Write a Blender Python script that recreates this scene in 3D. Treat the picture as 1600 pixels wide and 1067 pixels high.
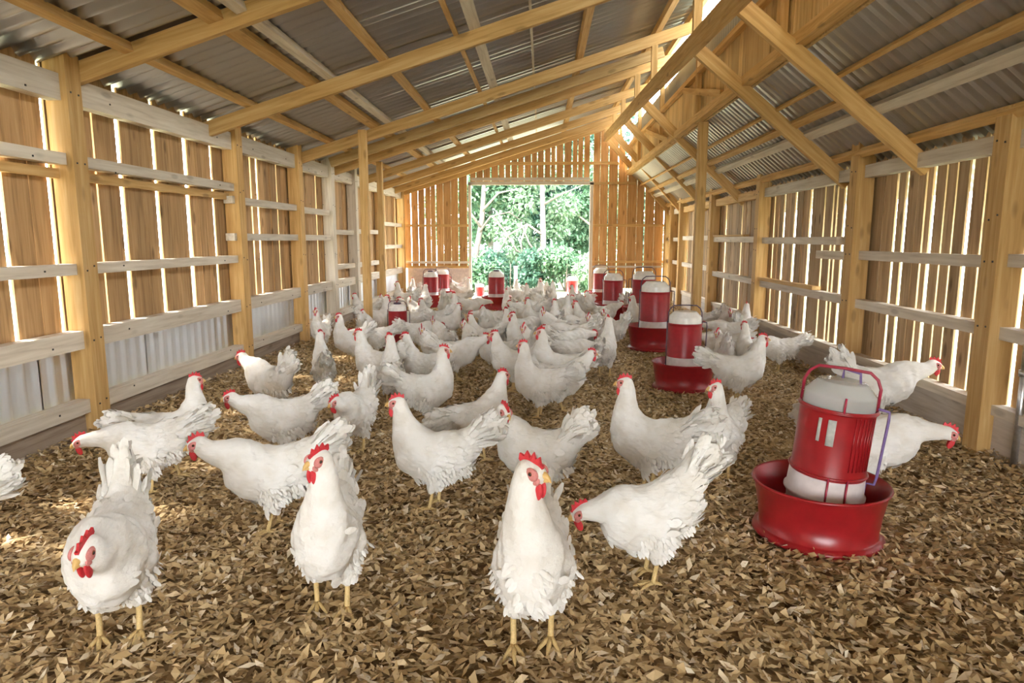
import bpy, bmesh, math, random
import numpy as np
from mathutils import Vector, Matrix

for o in list(bpy.data.objects): bpy.data.objects.remove(o)
SC = bpy.context.scene
COL = SC.collection
PI = math.pi

# ------------------------------------------------------------------ camera, sky, exposure
cam_data = bpy.data.cameras.new('camera')
cam_data.lens = 23.6
cam_data.sensor_width = 36
cam_data.clip_start = 0.02
cam_data.clip_end = 300
cam = bpy.data.objects.new('camera', cam_data)
COL.objects.link(cam)
cam.location = (0, 0, 1.1)
cam.rotation_euler = (math.radians(90 - 8.64), math.radians(0.0), math.radians(2.53))
SC.camera = cam

world = bpy.data.worlds.new('overcast_sky')
SC.world = world
world.use_nodes = True
_bg = world.node_tree.nodes['Background']
_bg.inputs[0].default_value = (0.93, 0.97, 1.0, 1)
_bg.inputs[1].default_value = 19.0

sun_d = bpy.data.lights.new('sun', 'SUN')
sun_d.energy = 24.0
sun_d.angle = math.radians(6)
sun_d.color = (1.0, 0.93, 0.82)
sun = bpy.data.objects.new('sun', sun_d)
COL.objects.link(sun)
sun.rotation_euler = (math.radians(40), 0, math.radians(-100))

SC.view_settings.view_transform = 'Standard'
SC.view_settings.look = 'None'
SC.view_settings.gamma = 1
SC.view_settings.use_curve_mapping = False
SC.view_settings.exposure = -0.06

# ------------------------------------------------------------------ small helpers
def tag(o, label=None, cat=None, group=None, kind=None):
    if label: o['label'] = label
    if cat: o['category'] = cat
    if group: o['group'] = group
    if kind: o['kind'] = kind
    return o

def empty(name, loc=(0, 0, 0), rz=0.0, parent=None):
    o = bpy.data.objects.new(name, None)
    o.empty_display_size = 0.05
    COL.objects.link(o)
    o.location = loc
    o.rotation_euler = (0, 0, rz)
    if parent: o.parent = parent
    return o

def mesh_np(name, verts, faces, mats=None, smooth=True):
    """verts (n,3) array; faces an (m,4)/(m,3) array or a list of tuples."""
    me = bpy.data.meshes.new(name)
    v = np.asarray(verts, dtype=np.float32)
    if isinstance(faces, np.ndarray):
        k = faces.shape[1]; m = len(faces)
        me.vertices.add(len(v)); me.vertices.foreach_set('co', v.ravel())
        me.loops.add(m * k); me.loops.foreach_set('vertex_index', faces.astype(np.int32).ravel())
        me.polygons.add(m)
        me.polygons.foreach_set('loop_start', np.arange(0, m * k, k, dtype=np.int32))
        me.polygons.foreach_set('loop_total', np.full(m, k, dtype=np.int32))
        me.update(calc_edges=True)
    else:
        me.from_pydata([tuple(p) for p in v.tolist()], [], faces)
        me.update()
    me.polygons.foreach_set('use_smooth', np.full(len(me.polygons), smooth))
    if mats is not None:
        for m_ in (mats if isinstance(mats, (list, tuple)) else [mats]): me.materials.append(m_)
    return me

def link(name, me, parent=None, loc=None, rot=None):
    o = bpy.data.objects.new(name, me)
    COL.objects.link(o)
    if parent: o.parent = parent
    if loc is not None: o.location = loc
    if rot is not None: o.rotation_euler = rot
    return o

class MB:
    """collects polygons for one mesh object"""
    def __init__(s): s.v = []; s.f = []; s.mi = []
    def add(s, verts, faces, mi=0):
        b = len(s.v); s.v += [tuple(p) for p in verts]
        for f in faces: s.f.append(tuple(i + b for i in f)); s.mi.append(mi)
    def box(s, c, d, mi=0):
        x, y, z = c; a, b, h = d[0] / 2, d[1] / 2, d[2] / 2
        vs = [(x + i * a, y + j * b, z + k * h) for i in (-1, 1) for j in (-1, 1) for k in (-1, 1)]
        s.add(vs, [(0, 1, 3, 2), (4, 6, 7, 5), (0, 4, 5, 1), (2, 3, 7, 6), (0, 2, 6, 4), (1, 5, 7, 3)], mi)
    def tube(s, pts, rad, n=8, mi=0, cap=True, closed=False):
        pts = [Vector(p) for p in pts]; N = len(pts)
        if not hasattr(rad, '__len__'): rad = [rad] * N
        up = Vector((0, 0, 1)); vs = []; prev = None
        for i, p in enumerate(pts):
            if closed: t = pts[(i + 1) % N] - pts[i - 1]
            else: t = pts[min(i + 1, N - 1)] - pts[max(i - 1, 0)]
            t.normalize()
            if prev is None:
                a = t.cross(up)
                if a.length < 1e-3: a = t.cross(Vector((1, 0, 0)))
            else:
                a = prev - t * prev.dot(t)
            a.normalize(); prev = a.copy(); b = t.cross(a)
            for k in range(n):
                q = 2 * PI * k / n
                vs.append(p + (a * math.cos(q) + b * math.sin(q)) * rad[i])
        fs = []
        for i in range(N if closed else N - 1):
            j = (i + 1) % N
            for k in range(n):
                fs.append((i * n + k, i * n + (k + 1) % n, j * n + (k + 1) % n, j * n + k))
        if cap and not closed:
            fs.append(tuple(range(n))[::-1]); fs.append(tuple((N - 1) * n + k for k in range(n)))
        s.add(vs, fs, mi)
    def lathe(s, prof, n=32, mi=0, cap=False):
        vs = []; fs = []
        for r, z in prof:
            for k in range(n):
                q = 2 * PI * k / n; vs.append((r * math.cos(q), r * math.sin(q), z))
        for i in range(len(prof) - 1):
            for k in range(n):
                fs.append((i * n + k, i * n + (k + 1) % n, (i + 1) * n + (k + 1) % n, (i + 1) * n + k))
        if cap: fs.append(tuple((len(prof) - 1) * n + k for k in range(n)))
        s.add(vs, fs, mi)
    def ell(s, c, r, n=12, m=8, mi=0, M=None):
        vs = []; fs = []
        for i in range(m + 1):
            t = PI * i / m
            for k in range(n):
                q = 2 * PI * k / n
                p = Vector((r[0] * math.sin(t) * math.cos(q), r[1] * math.sin(t) * math.sin(q), r[2] * math.cos(t)))
                if M is not None: p = M @ p
                vs.append((p.x + c[0], p.y + c[1], p.z + c[2]))
        for i in range(m):
            for k in range(n):
                fs.append((i * n + k, (i + 1) * n + k, (i + 1) * n + (k + 1) % n, i * n + (k + 1) % n))
        s.add(vs, fs, mi)
    def xf(s, M, start=0):
        for i in range(start, len(s.v)): s.v[i] = tuple(M @ Vector(s.v[i]))
    def mesh(s, name, mats, smooth=True):
        me = mesh_np(name, s.v, s.f, mats, smooth)
        if any(s.mi): me.polygons.foreach_set('material_index', s.mi)
        return me
    def build(s, name, mats, parent=None, smooth=True, loc=None, rot=None):
        return link(name, s.mesh(name, mats, smooth), parent, loc, rot)

# ------------------------------------------------------------------ materials
def new_mat(name):
    m = bpy.data.materials.new(name); m.use_nodes = True
    nt = m.node_tree; b = nt.nodes['Principled BSDF']
    return m, nt, b

def N(nt, typ, **kw):
    n = nt.nodes.new(typ)
    for k, v in kw.items():
        if k.startswith('i_'): n.inputs[k[2:].replace('_', ' ')].default_value = v
        else: setattr(n, k, v)
    return n

def ramp(nt, stops):
    r = nt.nodes.new('ShaderNodeValToRGB'); e = r.color_ramp.elements
    while len(e) < len(stops): e.new(0.5)
    for el, (p, c) in zip(e, stops): el.position = p; el.color = (*c, 1)
    return r

def plain(name, col, rough=0.5, metal=0.0, bump=0.0, bscale=60, spec=0.5):
    m, nt, b = new_mat(name)
    b.inputs['Roughness'].default_value = rough; b.inputs['Metallic'].default_value = metal
    b.inputs['Specular IOR Level'].default_value = spec
    tc = N(nt, 'ShaderNodeTexCoord'); no = N(nt, 'ShaderNodeTexNoise'); no.inputs['Scale'].default_value = bscale; no.inputs['Detail'].default_value = 4
    nt.links.new(tc.outputs['Object'], no.inputs['Vector'])
    r = ramp(nt, [(0.3, tuple(c * 0.85 for c in col)), (0.7, tuple(min(1, c * 1.1) for c in col))])
    nt.links.new(no.outputs['Fac'], r.inputs['Fac']); nt.links.new(r.outputs['Color'], b.inputs['Base Color'])
    if bump:
        bp = N(nt, 'ShaderNodeBump'); bp.inputs['Strength'].default_value = bump; bp.inputs['Distance'].default_value = 0.004
        nt.links.new(no.outputs['Fac'], bp.inputs['Height']); nt.links.new(bp.outputs['Normal'], b.inputs['Normal'])
    return m

def wood(name, dark, mid, light, knots=0.5, rough=0.75, var=0.35, grey=0.0):
    """grain runs along the object's local X"""
    m, nt, b = new_mat(name); L = nt.links.new
    b.inputs['Roughness'].default_value = rough; b.inputs['Specular IOR Level'].default_value = 0.25
    tc = N(nt, 'ShaderNodeTexCoord'); oi = N(nt, 'ShaderNodeObjectInfo')
    off = N(nt, 'ShaderNodeVectorMath', operation='SCALE'); comb = N(nt, 'ShaderNodeCombineXYZ')
    for k in range(3): L(oi.outputs['Random'], comb.inputs[k])
    L(comb.outputs[0], off.inputs[0]); off.inputs['Scale'].default_value = 37.0
    add = N(nt, 'ShaderNodeVectorMath', operation='ADD'); L(tc.outputs['Object'], add.inputs[0]); L(off.outputs[0], add.inputs[1])
    mp = N(nt, 'ShaderNodeMapping'); mp.inputs['Scale'].default_value = (1.6, 26, 26); L(add.outputs[0], mp.inputs['Vector'])
    n1 = N(nt, 'ShaderNodeTexNoise'); n1.inputs['Scale'].default_value = 1.6; n1.inputs['Detail'].default_value = 5; n1.inputs['Distortion'].default_value = 0.6
    L(mp.outputs[0], n1.inputs['Vector'])
    r = ramp(nt, [(0.28, dark), (0.5, mid), (0.75, light)]); L(n1.outputs['Fac'], r.inputs['Fac'])
    mp2 = N(nt, 'ShaderNodeMapping'); mp2.inputs['Scale'].default_value = (3.2, 9, 9); L(add.outputs[0], mp2.inputs['Vector'])
    vo = N(nt, 'ShaderNodeTexVoronoi'); vo.inputs['Scale'].default_value = 1.0; L(mp2.outputs[0], vo.inputs['Vector'])
    kr = ramp(nt, [(0.10, (0.12, 0.08, 0.05)), (0.19, (1, 1, 1))]); L(vo.outputs['Distance'], kr.inputs['Fac'])
    mx = N(nt, 'ShaderNodeMixRGB', blend_type='MULTIPLY'); mx.inputs['Fac'].default_value = knots
    L(r.outputs['Color'], mx.inputs['Color1']); L(kr.outputs['Color'], mx.inputs['Color2'])
    hs = N(nt, 'ShaderNodeHueSaturation'); L(mx.outputs['Color'], hs.inputs['Color'])
    mr = N(nt, 'ShaderNodeMapRange'); L(oi.outputs['Random'], mr.inputs['Value'])
    mr.inputs['To Min'].default_value = 1 - var; mr.inputs['To Max'].default_value = 1 + var * 0.6
    L(mr.outputs[0], hs.inputs['Value'])
    L(hs.outputs['Color'], b.inputs['Base Color'])
    bp = N(nt, 'ShaderNodeBump'); bp.inputs['Strength'].default_value = 0.25; bp.inputs['Distance'].default_value = 0.003
    L(n1.outputs['Fac'], bp.inputs['Height']); L(bp.outputs['Normal'], b.inputs['Normal'])
    return m

M = {}
M['plank'] = wood('weathered_plank', (0.30, 0.175, 0.075), (0.47, 0.28, 0.125), (0.58, 0.37, 0.18), 0.55, var=0.30)
M['plank_end'] = wood('orange_plank', (0.40, 0.21, 0.07), (0.55, 0.30, 0.11), (0.66, 0.39, 0.17), 0.4, var=0.25)
M['plank_right'] = wood('brown_plank', (0.31, 0.20, 0.10), (0.45, 0.30, 0.16), (0.56, 0.40, 0.23), 0.6, var=0.34)
M['plank_upper'] = wood('golden_plank', (0.46, 0.29, 0.11), (0.61, 0.41, 0.18), (0.70, 0.50, 0.25), 0.4, var=0.2)
M['timber'] = wood('yellow_timber', (0.46, 0.27, 0.09), (0.59, 0.36, 0.135), (0.69, 0.46, 0.21), 0.35, var=0.16)
M['pale_timber'] = wood('pale_timber', (0.50, 0.42, 0.32), (0.62, 0.54, 0.43), (0.70, 0.63, 0.52), 0.3, var=0.16)
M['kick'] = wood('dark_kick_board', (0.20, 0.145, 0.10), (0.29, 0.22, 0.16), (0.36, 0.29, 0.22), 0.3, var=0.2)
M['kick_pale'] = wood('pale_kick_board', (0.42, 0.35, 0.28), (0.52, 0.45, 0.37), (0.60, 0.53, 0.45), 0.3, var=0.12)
M['panel'] = plain('pink_grey_panel', (0.62, 0.50, 0.42), 0.8, 0, 0.1, 30)
M['red'] = plain('red_plastic', (0.33, 0.012, 0.016), 0.28, 0, 0.0, 20)
M['red_dark'] = plain('dark_red_paint', (0.33, 0.011, 0.018), 0.35, 0, 0.05, 30)
M['wire'] = plain('dark_wire', (0.10, 0.07, 0.10), 0.4, 0.3)
M['wire_red'] = plain('crimson_wire', (0.36, 0.02, 0.05), 0.35, 0.0)
M['wire_violet'] = plain('violet_wire', (0.20, 0.13, 0.33), 0.4, 0.0)
M['milky'] = plain('milky_plastic', (0.66, 0.58, 0.56), 0.35, 0, 0, 20)
M['white_cap'] = plain('white_plastic', (0.80, 0.80, 0.78), 0.3, 0, 0, 20)
M['label'] = plain('grey_sticker', (0.50, 0.50, 0.46), 0.6)
M['feed'] = plain('pale_feed', (0.62, 0.54, 0.40), 0.9, 0, 0.6, 90)
M['iron'] = plain('galvanised_pipe', (0.55, 0.55, 0.55), 0.3, 0.9)
M['nail'] = plain('nail_head', (0.05, 0.045, 0.04), 0.5, 0.5)

def metal(name, tint=(0.62, 0.62, 0.62), rough=0.34, rust=0.25):
    m, nt, b = new_mat(name); L = nt.links.new
    tc = N(nt, 'ShaderNodeTexCoord'); oi = N(nt, 'ShaderNodeObjectInfo')
    n1 = N(nt, 'ShaderNodeTexNoise'); n1.inputs['Scale'].default_value = 1.3; n1.inputs['Detail'].default_value = 2
    L(tc.outputs['Object'], n1.inputs['Vector'])
    r = ramp(nt, [(0.2, tuple(c * 0.86 for c in tint)), (0.5, tint), (0.85, (tint[0] * (1 - rust * 0.15), tint[1] * (1 - rust * 0.3), tint[2] * (1 - rust * 0.5)))])
    L(n1.outputs['Fac'], r.inputs['Fac']); L(r.outputs['Color'], b.inputs['Base Color'])
    b.inputs['Metallic'].default_value = 0.95
    mr = N(nt, 'ShaderNodeMapRange'); L(n1.outputs['Fac'], mr.inputs['Value']); mr.inputs['To Min'].default_value = rough - 0.1; mr.inputs['To Max'].default_value = rough + 0.15
    L(mr.outputs[0], b.inputs['Roughness'])
    return m
M['roof'] = metal('galvanised_roofing', (0.50, 0.505, 0.515), 0.31, 0.3)
M['roof_right'] = metal('galvanised_roofing_right', (0.50, 0.50, 0.48), 0.33, 0.3)
M['siding'] = metal('galvanised_siding', (0.74, 0.77, 0.80), 0.45, 0.05)

def clear_plastic():
    m, nt, b = new_mat('clear_plastic')
    b.inputs['Base Color'].default_value = (0.80, 0.79, 0.76, 1); b.inputs['Roughness'].default_value = 0.10
    tr = N(nt, 'ShaderNodeBsdfTransparent'); tr.inputs['Color'].default_value = (0.94, 0.95, 0.94, 1)
    mix = N(nt, 'ShaderNodeMixShader'); mix.inputs[0].default_value = 0.42
    nt.links.new(tr.outputs[0], mix.inputs[1]); nt.links.new(b.outputs[0], mix.inputs[2]); nt.links.new(mix.outputs[0], nt.nodes['Material Output'].inputs['Surface'])
    return m
M['clear'] = clear_plastic()

def feather_mat():
    m, nt, b = new_mat('white_feathers'); L = nt.links.new
    tc = N(nt, 'ShaderNodeTexCoord'); oi = N(nt, 'ShaderNodeObjectInfo')
    n1 = N(nt, 'ShaderNodeTexNoise'); n1.inputs['Scale'].default_value = 14; n1.inputs['Detail'].default_value = 3
    L(tc.outputs['Object'], n1.inputs['Vector'])
    r = ramp(nt, [(0.3, (0.74, 0.695, 0.62)), (0.55, (0.81, 0.78, 0.73)), (0.8, (0.84, 0.82, 0.785))]); L(n1.outputs['Fac'], r.inputs['Fac'])
    L(r.outputs['Color'], b.inputs['Base Color'])
    b.inputs['Roughness'].default_value = 0.85; b.inputs['Specular IOR Level'].default_value = 0.15
    mp = N(nt, 'ShaderNodeMapping'); mp.inputs['Scale'].default_value = (26, 60, 60); L(tc.outputs['Object'], mp.inputs['Vector'])
    vo = N(nt, 'ShaderNodeTexNoise'); vo.inputs['Scale'].default_value = 1.0; vo.inputs['Detail'].default_value = 3; L(mp.outputs[0], vo.inputs['Vector'])
    bp = N(nt, 'ShaderNodeBump'); bp.inputs['Strength'].default_value = 0.55; bp.inputs['Distance'].default_value = 0.008
    L(vo.outputs['Fac'], bp.inputs['Height']); L(bp.outputs['Normal'], b.inputs['Normal'])
    return m
M['feather'] = feather_mat()
M['comb'] = plain('red_comb', (0.62, 0.03, 0.04), 0.5, 0, 0.4, 300)
M['face'] = plain('pink_face', (0.62, 0.22, 0.20), 0.6, 0, 0.4, 300)
M['beak'] = plain('yellow_beak', (0.72, 0.46, 0.16), 0.4)
M['eye'] = plain('dark_eye', (0.03, 0.012, 0.01), 0.12)
M['iris'] = plain('amber_iris', (0.30, 0.08, 0.03), 0.2)
M['shank'] = plain('yellow_shank', (0.66, 0.47, 0.20), 0.55, 0, 0.5, 200)

def leaf_mat(name, a, b_, c):
    m, nt, b = new_mat(name); L = nt.links.new
    at = N(nt, 'ShaderNodeAttribute'); at.attribute_name = 'shade'
    r = ramp(nt, [(0.0, a), (0.5, b_), (1.0, c)]); L(at.outputs['Fac'], r.inputs['Fac']); L(r.outputs['Color'], b.inputs['Base Color'])
    b.inputs['Roughness'].default_value = 0.5
    tr = N(nt, 'ShaderNodeBsdfTranslucent'); L(r.outputs['Color'], tr.inputs['Color'])
    mix = N(nt, 'ShaderNodeMixShader'); mix.inputs[0].default_value = 0.3
    out = nt.nodes['Material Output']; L(b.outputs[0], mix.inputs[1]); L(tr.outputs[0], mix.inputs[2]); L(mix.outputs[0], out.inputs['Surface'])
    return m
M['leaf'] = leaf_mat('green_leaves', (0.04, 0.10, 0.05), (0.10, 0.21, 0.115), (0.25, 0.36, 0.22))
M['leaf_pale'] = leaf_mat('pale_leaves', (0.09, 0.18, 0.10), (0.19, 0.31, 0.185), (0.37, 0.47, 0.33))
M['leaf_dark'] = leaf_mat('dark_leaves', (0.03, 0.08, 0.055), (0.06, 0.15, 0.10), (0.14, 0.26, 0.18))
M['bark'] = wood('grey_bark', (0.14, 0.12, 0.10), (0.23, 0.20, 0.175), (0.31, 0.285, 0.25), 0.2)

def chip_mat():
    m, nt, b = new_mat('wood_shaving'); L = nt.links.new
    at = N(nt, 'ShaderNodeAttribute'); at.attribute_name = 'shade'
    r = ramp(nt, [(0.0, (0.29, 0.18, 0.08)), (0.35, (0.52, 0.36, 0.17)), (0.7, (0.66, 0.49, 0.27)), (1.0, (0.80, 0.69, 0.52))])
    L(at.outputs['Fac'], r.inputs['Fac']); L(r.outputs['Color'], b.inputs['Base Color'])
    b.inputs['Roughness'].default_value = 0.7; b.inputs['Specular IOR Level'].default_value = 0.3
    return m
M['chip'] = chip_mat()

def floor_mat():
    m, nt, b = new_mat('packed_litter'); L = nt.links.new
    tc = N(nt, 'ShaderNodeTexCoord')
    vo = N(nt, 'ShaderNodeTexVoronoi'); vo.inputs['Scale'].default_value = 38; L(tc.outputs['Object'], vo.inputs['Vector'])
    bw = N(nt, 'ShaderNodeRGBToBW'); L(vo.outputs['Color'], bw.inputs[0])
    r = ramp(nt, [(0.2, (0.16, 0.09, 0.035)), (0.5, (0.32, 0.20, 0.085)), (0.8, (0.48, 0.33, 0.16))]); L(bw.outputs[0], r.inputs['Fac'])
    L(r.outputs['Color'], b.inputs['Base Color']); b.inputs['Roughness'].default_value = 0.95
    bp = N(nt, 'ShaderNodeBump'); bp.inputs['Strength'].default_value = 0.8; bp.inputs['Distance'].default_value = 0.01
    L(bw.outputs[0], bp.inputs['Height']); L(bp.outputs['Normal'], b.inputs['Normal'])
    return m
M['litter'] = floor_mat()
M['ground'] = plain('sandy_grass', (0.42, 0.44, 0.30), 0.95, 0, 0.5, 3)

# ------------------------------------------------------------------ the barn
Y0, Y1 = -6.2, 12.3          # open front, far gable wall
XL, XR = -2.5, 2.21           # inner faces of the side framing
XC = 1.52                     # clerestory wall between the main roof and the lean-to roof
def zl(x): return 1.93 + 0.31 * (x + 2.5)      # rafter line, main roof
def zr(x): return 1.60 + 0.82 * (2.21 - x)     # rafter line, lean-to roof
def zbeam(y): return 2.40 + 0.05 * (y - 3)

BOXF = [(0, 1, 3, 2), (4, 6, 7, 5), (0, 4, 5, 1), (2, 3, 7, 6), (0, 2, 6, 4), (1, 5, 7, 3)]
RND = random.Random(5)
def beam(name, p0, p1, w, h, mat, parent=None, up=(0, 0, 1), top=None):
    """timber from p0 to p1, w across, h along up; grain along the local X axis. top = (z0, z1) trims the far end aslant for gable boards"""
    p0 = Vector(p0); p1 = Vector(p1); d = p1 - p0; Ln = d.length; x = d.normalized()
    u = Vector(up); y = u.cross(x); y.normalize(); z = x.cross(y)
    a, b = w / 2, h / 2
    e0 = e1 = Ln
    if top: e0, e1 = top
    vs = [(0, -a, -b), (0, -a, b), (0, a, -b), (0, a, b), (Ln, -a, -b), (Ln, -a, b), (Ln, a, -b), (Ln, a, b)]
    if top: vs[4:] = [(e0, -a, -b), (e1, -a, b), (e0, a, -b), (e1, a, b)]
    me = mesh_np(name, vs, BOXF, mat, smooth=False)
    o = link(name, me, parent)
    Mx = Matrix((x, y, z)).transposed().to_4x4(); Mx.translation = p0
    o.matrix_local = Mx
    return o

floor = tag(link('floor', mesh_np('floor', [(XL - 0.12, Y0, 0), (XR + 0.12, Y0, 0), (XR + 0.12, Y1 + 0.15, 0), (XL - 0.12, Y1 + 0.15, 0)] +
        [(XL - 0.12, Y0, -0.12), (XR + 0.12, Y0, -0.12), (XR + 0.12, Y1 + 0.15, -0.12), (XL - 0.12, Y1 + 0.15, -0.12)],
        [(0, 1, 2, 3), (7, 6, 5, 4), (0, 4, 5, 1), (1, 5, 6, 2), (2, 6, 7, 3), (3, 7, 4, 0)], M['litter'], False)),
        'barn floor under a thick bed of tan wood shavings', kind='structure')
G = 60
gm = []
ground = tag(link('ground', mesh_np('ground', [(-G, -G, -0.1), (G, -G, -0.1), (G, G, -0.1), (-G, G, -0.1)], [(0, 1, 2, 3)], M['ground'], False)),
             'pale sunlit yard outside the far doorway', kind='structure')

def edges_with_gaps(y0, y1, gaps, wmin=0.09, wmax=0.15):
    """plank intervals [(a, b)] between y0 and y1 with the given wide gaps [(y, width)]; tight joints elsewhere"""
    out = []; cuts = sorted(gaps); a = y0
    for g, w in cuts + [(y1, 0)]:
        b = g - w / 2
        if b - a > 0.015:
            n = max(1, round((b - a) / RND.uniform(wmin, wmax)))
            ws = [RND.uniform(0.75, 1.25) for _ in range(n)]; s = sum(ws); t = a
            for k, q in enumerate(ws):
                e = t + (b - a) * q / s
                out.append((t, e - (0.0022 if k < n - 1 else 0))); t = e
        a = g + w / 2
    return out

def gap_run(y0, y1, pitch, wide):
    ys = []; y = y0
    while y < y1:
        y += pitch * RND.uniform(0.65, 1.4)
        ys.append((y, RND.choice(wide)))
    return [g for g in ys if g[0] < y1 - 0.05]

# ---- left wall
wl = tag(empty('wall_left', (XL, 0, 0)), 'long left barn wall of brown upright boards over galvanised siding', kind='structure')
inv = Matrix.Translation((-XL, 0, 0))
def wbeam(name, p0, p1, w, h, mat, **k):
    return beam(name, (p0[0] - XL, p0[1], p0[2]), (p1[0] - XL, p1[1], p1[2]), w, h, mat, wl, **k)
near = [(3.19, .020), (3.52, .014), (3.80, .005), (3.91, .006), (4.15, .012), (4.53, .024), (4.93, .018), (5.31, .016), (6.03, .010), (6.18, .010),
        (6.62, .004), (7.3, .002), (7.78, .010), (8.5, .004), (9.3, .010), (10.2, .008), (11.2, .006), (12.0, .012)]
gl = gap_run(Y0, 2.95, 0.3, [.010, .02, .03]) + near
gl = [(g, w + .012 * max(g, .5) / 2.6) for g, w in gl]
for a, b in edges_with_gaps(Y0, Y1, gl):
    j = RND.uniform(-.006, .006)
    wbeam('plank', (XL - 0.11 + j, (a + b) / 2, 0.56), (XL - 0.11 + j, (a + b) / 2, 2.035), b - a, 0.012, M['plank'], up=(1, 0, 0))
lposts = [-4.7, -3.0, -1.3, 0.35, 2.0, 3.6, 5.55, 6.96, 8.04, 9.05, 10.55, 12.15]
for y in lposts:
    wbeam('post', (XL - 0.035, y, -0.05), (XL - 0.035, y, 2.06), 0.115, 0.12, M['pale_timber'] if RND.random() < .25 else M['timber'], up=(1, 0, 0))
def lrail(y0, y1, z, h, mat='pale_timber', d=0.075, x=0.0, name='girt'):
    wbeam(name, (XL - 0.048 + x, y0, z), (XL - 0.048 + x, y1, z), d, h, M[mat])
bays = list(zip([Y0 - .06] + lposts, lposts + [Y1]))
for a, b in bays:
    a += .058; b -= .058
    if b - a < .1: continue
    lrail(a, b, 0.185, 0.075, name='bottom_rail')
    lrail(a, b, 0.555, 0.10, name='mid_rail')
    lrail(a, b, 1.885, 0.135, name='top_plate')
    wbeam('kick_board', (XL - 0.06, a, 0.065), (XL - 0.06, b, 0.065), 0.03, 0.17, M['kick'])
for y0, y1, zs in [(Y0, -4.76, (1.52, .94)), (-4.64, -3.06, (1.52, .94)), (-2.94, -1.36, (1.52, .94)), (-1.24, .30, (1.52, .94)), (.41, 1.94, (1.52, .94)), (2.06, 3.54, (1.52, .94)), (3.66, 5.56, (1.52, .94)), (5.45, 6.9, (1.42, 1.12)), (7.02, 7.98, (1.41, 1.12)),
                   (8.1, 9.0, (1.19, .76)), (9.1, 10.5, (1.21, .75)), (10.6, 12.1, (1.35, .98))]:
    for z in zs:
        lrail(y0, y1, z, 0.06, d=0.075)
        if z > 1.5: lrail(y0, y1, z - 0.075, 0.05, 'timber', d=0.03, x=-0.025)
# galvanised siding behind the lower rails, one sheet per bay
def corr_sheet(name, origin, u, v, n, width, length, period, amp, mat, parent, boxy=False, sub=6):
    """sheet of given width (along u, corrugated) and length (along v); n = outward direction of the waves"""
    k = max(2, int(width / period * sub)); o = Vector(origin); u = Vector(u); v = Vector(v); n = Vector(n)
    vs = []; fs = []
    for i in range(k + 1):
        s = width * i / k; ph = s / period * 2 * PI
        w = math.sin(ph)
        if boxy: w = max(-.55, min(1.0, (math.sin(ph) - .25) * 2.2))
        for t in (0, length): vs.append(tuple(o + u * s + v * t + n * (w * amp)))
    for i in range(k): fs.append((2 * i, 2 * i + 2, 2 * i + 3, 2 * i + 1))
    return link(name, mesh_np(name, vs, fs, mat, True), parent)
y = Y0
while y < Y1 - .1:
    w = min(0.95, Y1 - y)
    corr_sheet('siding_sheet', (-0.125, y, 0.10), (0, 1, 0), (0, 0, 1), (1, 0, 0), w + .03, 0.50, 0.105, 0.010, M['siding'], wl, boxy=True, sub=10)
    y += w

# ---- right wall
wr = tag(empty('wall_right', (XR, 0, 0)), 'long right barn wall of narrow brown boards with light through the gaps', kind='structure')
def rbeam(name, p0, p1, w, h, mat, **k):
    return beam(name, (p0[0] - XR, p0[1], p0[2]), (p1[0] - XR, p1[1], p1[2]), w, h, mat, wr, **k)
gr = gap_run(Y0, 3.0, 0.16, [.006, .010, .012]) + [(3.35, .012), (3.56, .014), (3.69, .013), (3.82, .013), (3.94, .007), (4.05, .006), (4.17, .012), (4.25, .005), (4.46, .006), (4.57, .011),
     (5.0, .004), (5.12, .012), (5.34, .012), (5.47, .010), (5.55, .014), (5.72, .004), (6.0, .016), (6.35, .006), (6.63, .010), (6.9, .004)] + gap_run(7.15, 12.2, 0.62, [.002, .006, .012])
gr = [(g, w * .6 + .012 * max(g, .5) / 2.33) for g, w in gr]
for a, b in edges_with_gaps(Y0, Y1, gr, .075, .12):
    j = RND.uniform(-.006, .006)
    rbeam('plank', (XR + 0.11 + j, (a + b) / 2, 0.20), (XR + 0.11 + j, (a + b) / 2, 1.66), b - a, 0.012, M['plank_right'], up=(1, 0, 0))
rposts = [(-4.6, 1.98), (-2.9, 1.98), (-1.2, 1.98), (0.4, 1.98), (1.9, 1.98), (3.40, 1.72), (4.93, 1.93), (7.05, 1.98), (9.0, 1.75), (10.97, 1.95), (11.73, 1.95), (12.2, 1.9)]
for y, h in rposts:
    rbeam('post', (XR + 0.03, y, 0.0), (XR + 0.03, y, h), 0.115, 0.12, M['timber'], up=(1, 0, 0))
rbays = list(zip([Y0 - .06] + [p[0] for p in rposts], [p[0] for p in rposts] + [Y1]))
def rrail(y0, y1, z, h, mat='pale_timber', d=0.07, x=0.0, name='girt', dz=0.0):
    rbeam(name, (XR + 0.055 + x, y0, z), (XR + 0.055 + x, y1, z + dz), d, h, M[mat])
for a, b in rbays:
    a += .058; b -= .058
    if b - a < .1: continue
    rrail(a, b, 1.565, 0.085, 'timber' if RND.random() < .4 else 'pale_timber', name='top_plate')
    rrail(a, b, 0.265, 0.05, name='bottom_rail')
    rbeam('kick_board', (XR + 0.055, a, 0.115), (XR + 0.055, b, 0.115), 0.035, 0.245, M['kick_pale'])
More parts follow.
